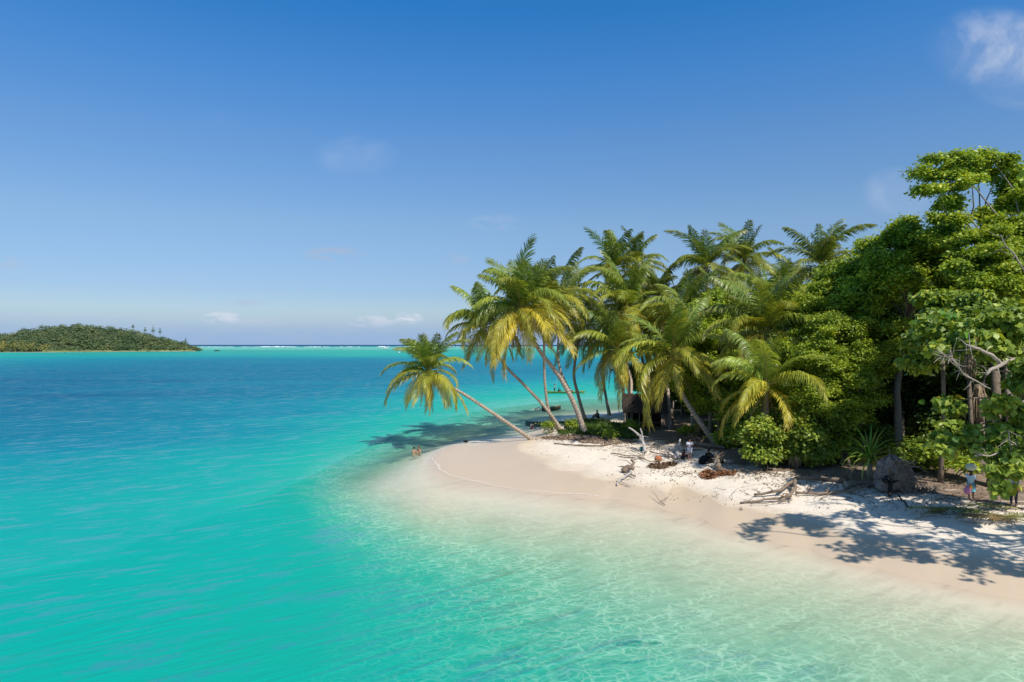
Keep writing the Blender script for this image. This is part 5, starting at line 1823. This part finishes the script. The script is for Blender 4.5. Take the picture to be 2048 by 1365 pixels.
# joint tables in metres, facing -y
def pose(kind):
    J = {'pelvis': (0, 0, .95), 'waist': (0, 0, 1.10), 'chest': (0, .01, 1.30), 'neck': (0, 0, 1.47), 'head': (0, -.02, 1.58), 'crown': (0, -.01, 1.68)}
    for s_, n in ((-1, 'L'), (1, 'R')):
        J['sh' + n] = (s_ * .19, .01, 1.40)
        J['el' + n] = (s_ * .25, .02, 1.13)
        J['wr' + n] = (s_ * .26, -.06, .90)
        J['ha' + n] = (s_ * .26, -.09, .80)
        J['hip' + n] = (s_ * .10, 0, .90)
        J['kn' + n] = (s_ * .11, -.02, .50)
        J['an' + n] = (s_ * .11, .02, .09)
        J['to' + n] = (s_ * .12, -.14, .04)
    if kind == 'arms_crossed':
        J['elL'] = (-.27, -.06, 1.16)
        J['wrL'] = (-.04, -.22, 1.18)
        J['haL'] = (.06, -.22, 1.20)
        J['elR'] = (.27, -.06, 1.16)
        J['wrR'] = (.06, -.2, 1.14)
        J['haR'] = (-.03, -.21, 1.12)
    if kind == 'arm_up':        # poling a canoe
        J['elR'] = (.34, -.05, 1.52)
        J['wrR'] = (.42, -.15, 1.72)
        J['haR'] = (.44, -.16, 1.80)
        J['elL'] = (-.2, -.18, 1.25)
        J['wrL'] = (.1, -.28, 1.30)
        J['haL'] = (.18, -.3, 1.34)
    if kind == 'carry_head':    # one hand steadies the basin, other carries bags
        J['elL'] = (-.36, -.02, 1.50)
        J['wrL'] = (-.26, -.05, 1.74)
        J['haL'] = (-.22, -.05, 1.80)
        J['elR'] = (.24, -.02, 1.12)
    if kind in ('sit', 'sit_knees'):
        dz = -.80
        for k_ in ('pelvis', 'waist', 'chest', 'neck', 'head', 'crown', 'shL', 'shR', 'elL', 'elR', 'hipL', 'hipR'):
            x, y, z_ = J[k_]
            lean = (z_ - .95) * .25
            J[k_] = (x, y - lean + .05, z_ + dz)
        for s_, n in ((-1, 'L'), (1, 'R')):
            J['kn' + n] = (s_ * .13, -.42, .42)
            J['an' + n] = (s_ * .12, -.62, .08)
            J['to' + n] = (s_ * .12, -.76, .05)
            J['el' + n] = (s_ * .25, -.24, .42)
            J['wr' + n] = (s_ * .14, -.44, .50)
            J['ha' + n] = (s_ * .08, -.52, .48)
    return J


def person(label, b, rz, kind, skin, top, bottom, hair=(.02, .015, .012), scale=1.0, long_hair=False, skirtlike=False, short=True, sunk=0.0, extra=None, nobottom=False):
    root = empty('person', (b.x, b.y, b.z - sunk), rz)
    root.scale = (scale,) * 3
    tag(root, label, 'person')
    J = pose(kind)
    names = list(J)
    ix = {n: i for i, n in enumerate(names)}
    E = [('pelvis', 'waist'), ('waist', 'chest'), ('chest', 'neck'), ('neck', 'head'), ('head', 'crown')]
    for n in 'LR':
        E += [('chest', 'sh' + n), ('sh' + n, 'el' + n), ('el' + n, 'wr' + n), ('wr' + n, 'ha' + n), ('pelvis', 'hip' + n), ('hip' + n, 'kn' + n), ('kn' + n, 'an' + n), ('an' + n, 'to' + n)]
    RD = {'pelvis': .12, 'waist': .11, 'chest': .125, 'neck': .055, 'head': .092, 'crown': .075, 'sh': .062, 'el': .042, 'wr': .028, 'ha': .034, 'hip': .085, 'kn': .055, 'an': .036, 'to': .032}
    rad = [RD.get(n, RD.get(n[:-1], .05)) for n in names]
    skin_obj('body', [J[n] for n in names], [(ix[a], ix[b_]) for a, b_ in E], rad, M_SKIN, root, skin)
    J_ = {k_: Vector(v_) for k_, v_ in J.items()}
    h = J_['head'].lerp(J_['crown'], .5)
    mb = MB().blob((h.x, h.y + .025, h.z + .03), (.10, .105, .11), 12, 8)
    if long_hair:
        mb.blob((h.x, h.y + .08, h.z - .12), (.09, .06, .2), 10, 7)
    mb.build('hair', M_CLOTH, root, color=hair)
    MB().blob((h.x, h.y - .115, h.z - .05), (.015, .02, .025), 6, 5).build('nose', M_SKIN, root, color=skin)
    if top:
        tn = ['waist', 'pelvis', 'chest', 'neck', 'shL', 'shR', 'elL', 'elR']
        tp_ = [J_[n].copy() for n in tn]
        tp_[3] = J_['chest'].lerp(J_['neck'], .6)
        tp_[6] = J_['shL'].lerp(J_['elL'], .75)
        tp_[7] = J_['shR'].lerp(J_['elR'], .75)
        skin_obj('shirt', tp_, [(0, 1), (0, 2), (2, 3), (2, 4), (2, 5), (4, 6), (5, 7)], [.135, .15, .15, .075, .082, .082, .07, .07], M_CLOTH, root, top)
    if not nobottom and bottom:
        bn = ['pelvis', 'hipL', 'hipR', 'knL', 'knR']
        bp = [J_[n].copy() for n in bn]
        fz = .75 if short else 1.0
        bp[3] = J_['hipL'].lerp(J_['knL'], fz)
        bp[4] = J_['hipR'].lerp(J_['knR'], fz)
        ed = [(0, 1), (0, 2), (1, 3), (2, 4)]
        rd = [.145, .11, .11, .085, .085]
        if not short:
            bp += [J_['anL'].lerp(J_['knL'], .15), J_['anR'].lerp(J_['knR'], .15)]
            ed += [(3, 5), (4, 6)]
            rd += [.06, .06]
        skin_obj('skirt' if skirtlike else 'shorts' if short else 'trousers', bp, ed, rd, M_CLOTH, root, bottom)
    return root, J_


DK = (.10, .055, .035)
TAN = (.42, .24, .15)
person('man in white shirt and pale shorts standing with crossed arms on the sand', G(1379, 922), R(10), 'arms_crossed', (.30, .15, .10), (.72, .70, .78), (.62, .60, .66), scale=1.02)
person('seated person in dark clothes right of the black bags', G(1442, 927), R(-30), 'sit', DK, (.03, .03, .035), (.03, .03, .04), short=False)
person('person in black sitting low between the bags and the driftwood', G(1415, 922), R(30), 'sit', DK, (.015, .015, .02), (.03, .03, .03), short=False)
person('person in red sitting behind the man in white', G(1366, 918), R(40), 'sit', DK, (.25, .05, .06), (.06, .04, .05), short=False, scale=.8)
person('dark person crouching in the shade beside the glossy bush', G(1535, 930), R(20), 'sit', DK, (.04, .03, .03), (.03, .03, .03), short=False)
person('child in red and white sitting at the water edge left of the slim palm', G(1063, 858), R(50), 'sit', DK, (.55, .45, .5), (.4, .1, .12), scale=.85)
person('person in dark clothes standing behind the two leaning palm feet', G(1134, 860), R(-20), 'sit', DK, (.05, .03, .03), (.03, .03, .05), scale=1.1, short=False)
person('person in a green shirt bending forward on the back beach', G(1196, 838), R(-70), 'sit', DK, (.03, .16, .06), (.02, .03, .06), scale=1.15, short=False)
bo = wz(1109, 787)
root, J_ = person('boatman in a white shirt standing in the green canoe', Vector((bo.x, bo.y, .12)), R(80), 'arm_up', DK, (.75, .78, .8), (.03, .03, .04), short=False)
bp_ = root.location
o = MB().tube([(0, 0, -.6), (.25, 0, 2.6)], .025, 6).build('pole', M_DRIFTGREY, None, (bp_.x + .15, bp_.y - .42, .2))
tag(o, 'long punting pole held by the boatman', 'pole')
bo = wz(1117, 787)
person('passenger in dark clothes sitting behind the boatman', Vector((bo.x, bo.y, .20)), R(80), 'sit', DK, (.03, .035, .03), (.03, .03, .03), short=False)
bo = wz(1140, 787)
person('passenger in a white shirt sitting at the middle of the green canoe', Vector((bo.x, bo.y, .20)), R(80), 'sit', DK, (.75, .72, .72), (.3, .05, .05), short=False)
# swimmers
sw = plane(827, 906)
person('swimmer with dark hair seen from behind, left one of two', Vector((sw[0], sw[1], -.02)), R(150), 'sit', TAN, None, None, hair=(.035, .025, .02), sunk=.40)
sw = plane(839, 904)
person('swimmer with long brown hair facing the first one', Vector((sw[0], sw[1], -.02)), R(-30), 'sit', TAN, None, None, hair=(.12, .055, .03), sunk=.38, long_hair=True)
# woman carrying a basin and bags
b = G(1941, 1001)
root, J_ = person('woman in a white top and blue skirt with a load on her head', b, R(-55), 'carry_head', DK, (.72, .76, .78), (.16, .50, .58), skirtlike=True)
MB().tube([(0, 0, .92), (0, 0, .75), (0, 0, .55)], [.16, .21, .25], 12, cap=False).build('skirt', M_CLOTH, root, color=(.16, .50, .58))
o = MB().tube([(0, 0, 0), (0, 0, .12), (0, 0, .24), (0, 0, .26)], [.15, .27, .30, .05], 14).blob((0, 0, .26), (.26, .26, .14), 12, 7, .08, random.Random(4)).build('basin', M_OBJ, None, b + Vector((0, 0, 1.70)), color=(.75, .72, .50))
tag(o, 'round cream basin carried on the woman\'s head', 'basin')


def bag(label, b, color, sc=1.0):
    root = empty('bag', b)
    tag(root, label, 'bag', 'bags carried by the woman')
    MB().blob((0, 0, 0), (.17 * sc, .10 * sc, .2 * sc), 10, 8, .06, random.Random(5)).build('sack', M_CLOTH, root, color=color)
    MB().tube([(-.08, 0, .16 * sc), (-.04, 0, .3 * sc), (.04, 0, .3 * sc), (.08, 0, .16 * sc)], .012, 5).build('handle', M_CLOTH, root, color=color)


hd = Matrix.Rotation(R(-55), 3, 'Z') @ Vector((-.02, -.28, .66))
bag('pink bag hanging from the woman\'s hand', b + Vector((-.38, -.25, .62)), (.70, .25, .42), 1.15)
bag('orange bag beside the pink one', b + Vector((-.16, -.2, .78)), (.75, .33, .10), .8)
b = G(2026, 1012)
person('person half hidden by leaves at the right edge in a grey blue shirt', b, R(-40), 'carry_head', DK, (.25, .30, .36), (.05, .05, .07), short=False)
root = empty('basket', b + Vector((.02, -.35, .95)))
tag(root, 'wide straw basket held by the person at the right edge', 'basket')
MB().tube([(0, 0, 0), (0, 0, .1), (0, 0, .2)], [.22, .42, .48], 16, cap=True).build('bowl', M_OBJ, root, color=(.55, .36, .17))
MB().tube([(.48 * math.cos(a_), .48 * math.sin(a_), .2) for a_ in [2 * PI * k / 16 for k in range(17)]], .025, 5).build('rim', M_OBJ, root, color=(.45, .28, .12))
# distant swimmer-like dark spots near the left swimmers shadow: a small stone on the spit
o = MB().blob((0, 0, 0), (.28, .2, .12), 9, 6, .2, random.Random(6)).build('stone', M_CHAR, None, G(932, 883))
tag(o, 'small dark stone on the wet edge of the spit', 'stone')
o = MB().tube([(-.7, 0, .02), (-.2, .05, .06), (.4, -.05, .05), (.9, .1, .03)], [.06, .1, .09, .03], 7).build('sunken_branch', M_CHAR, None, (*plane(1272, 1258), -.55))
tag(o, 'dark waterlogged branch lying on the pale sea bed near the front', 'branch')
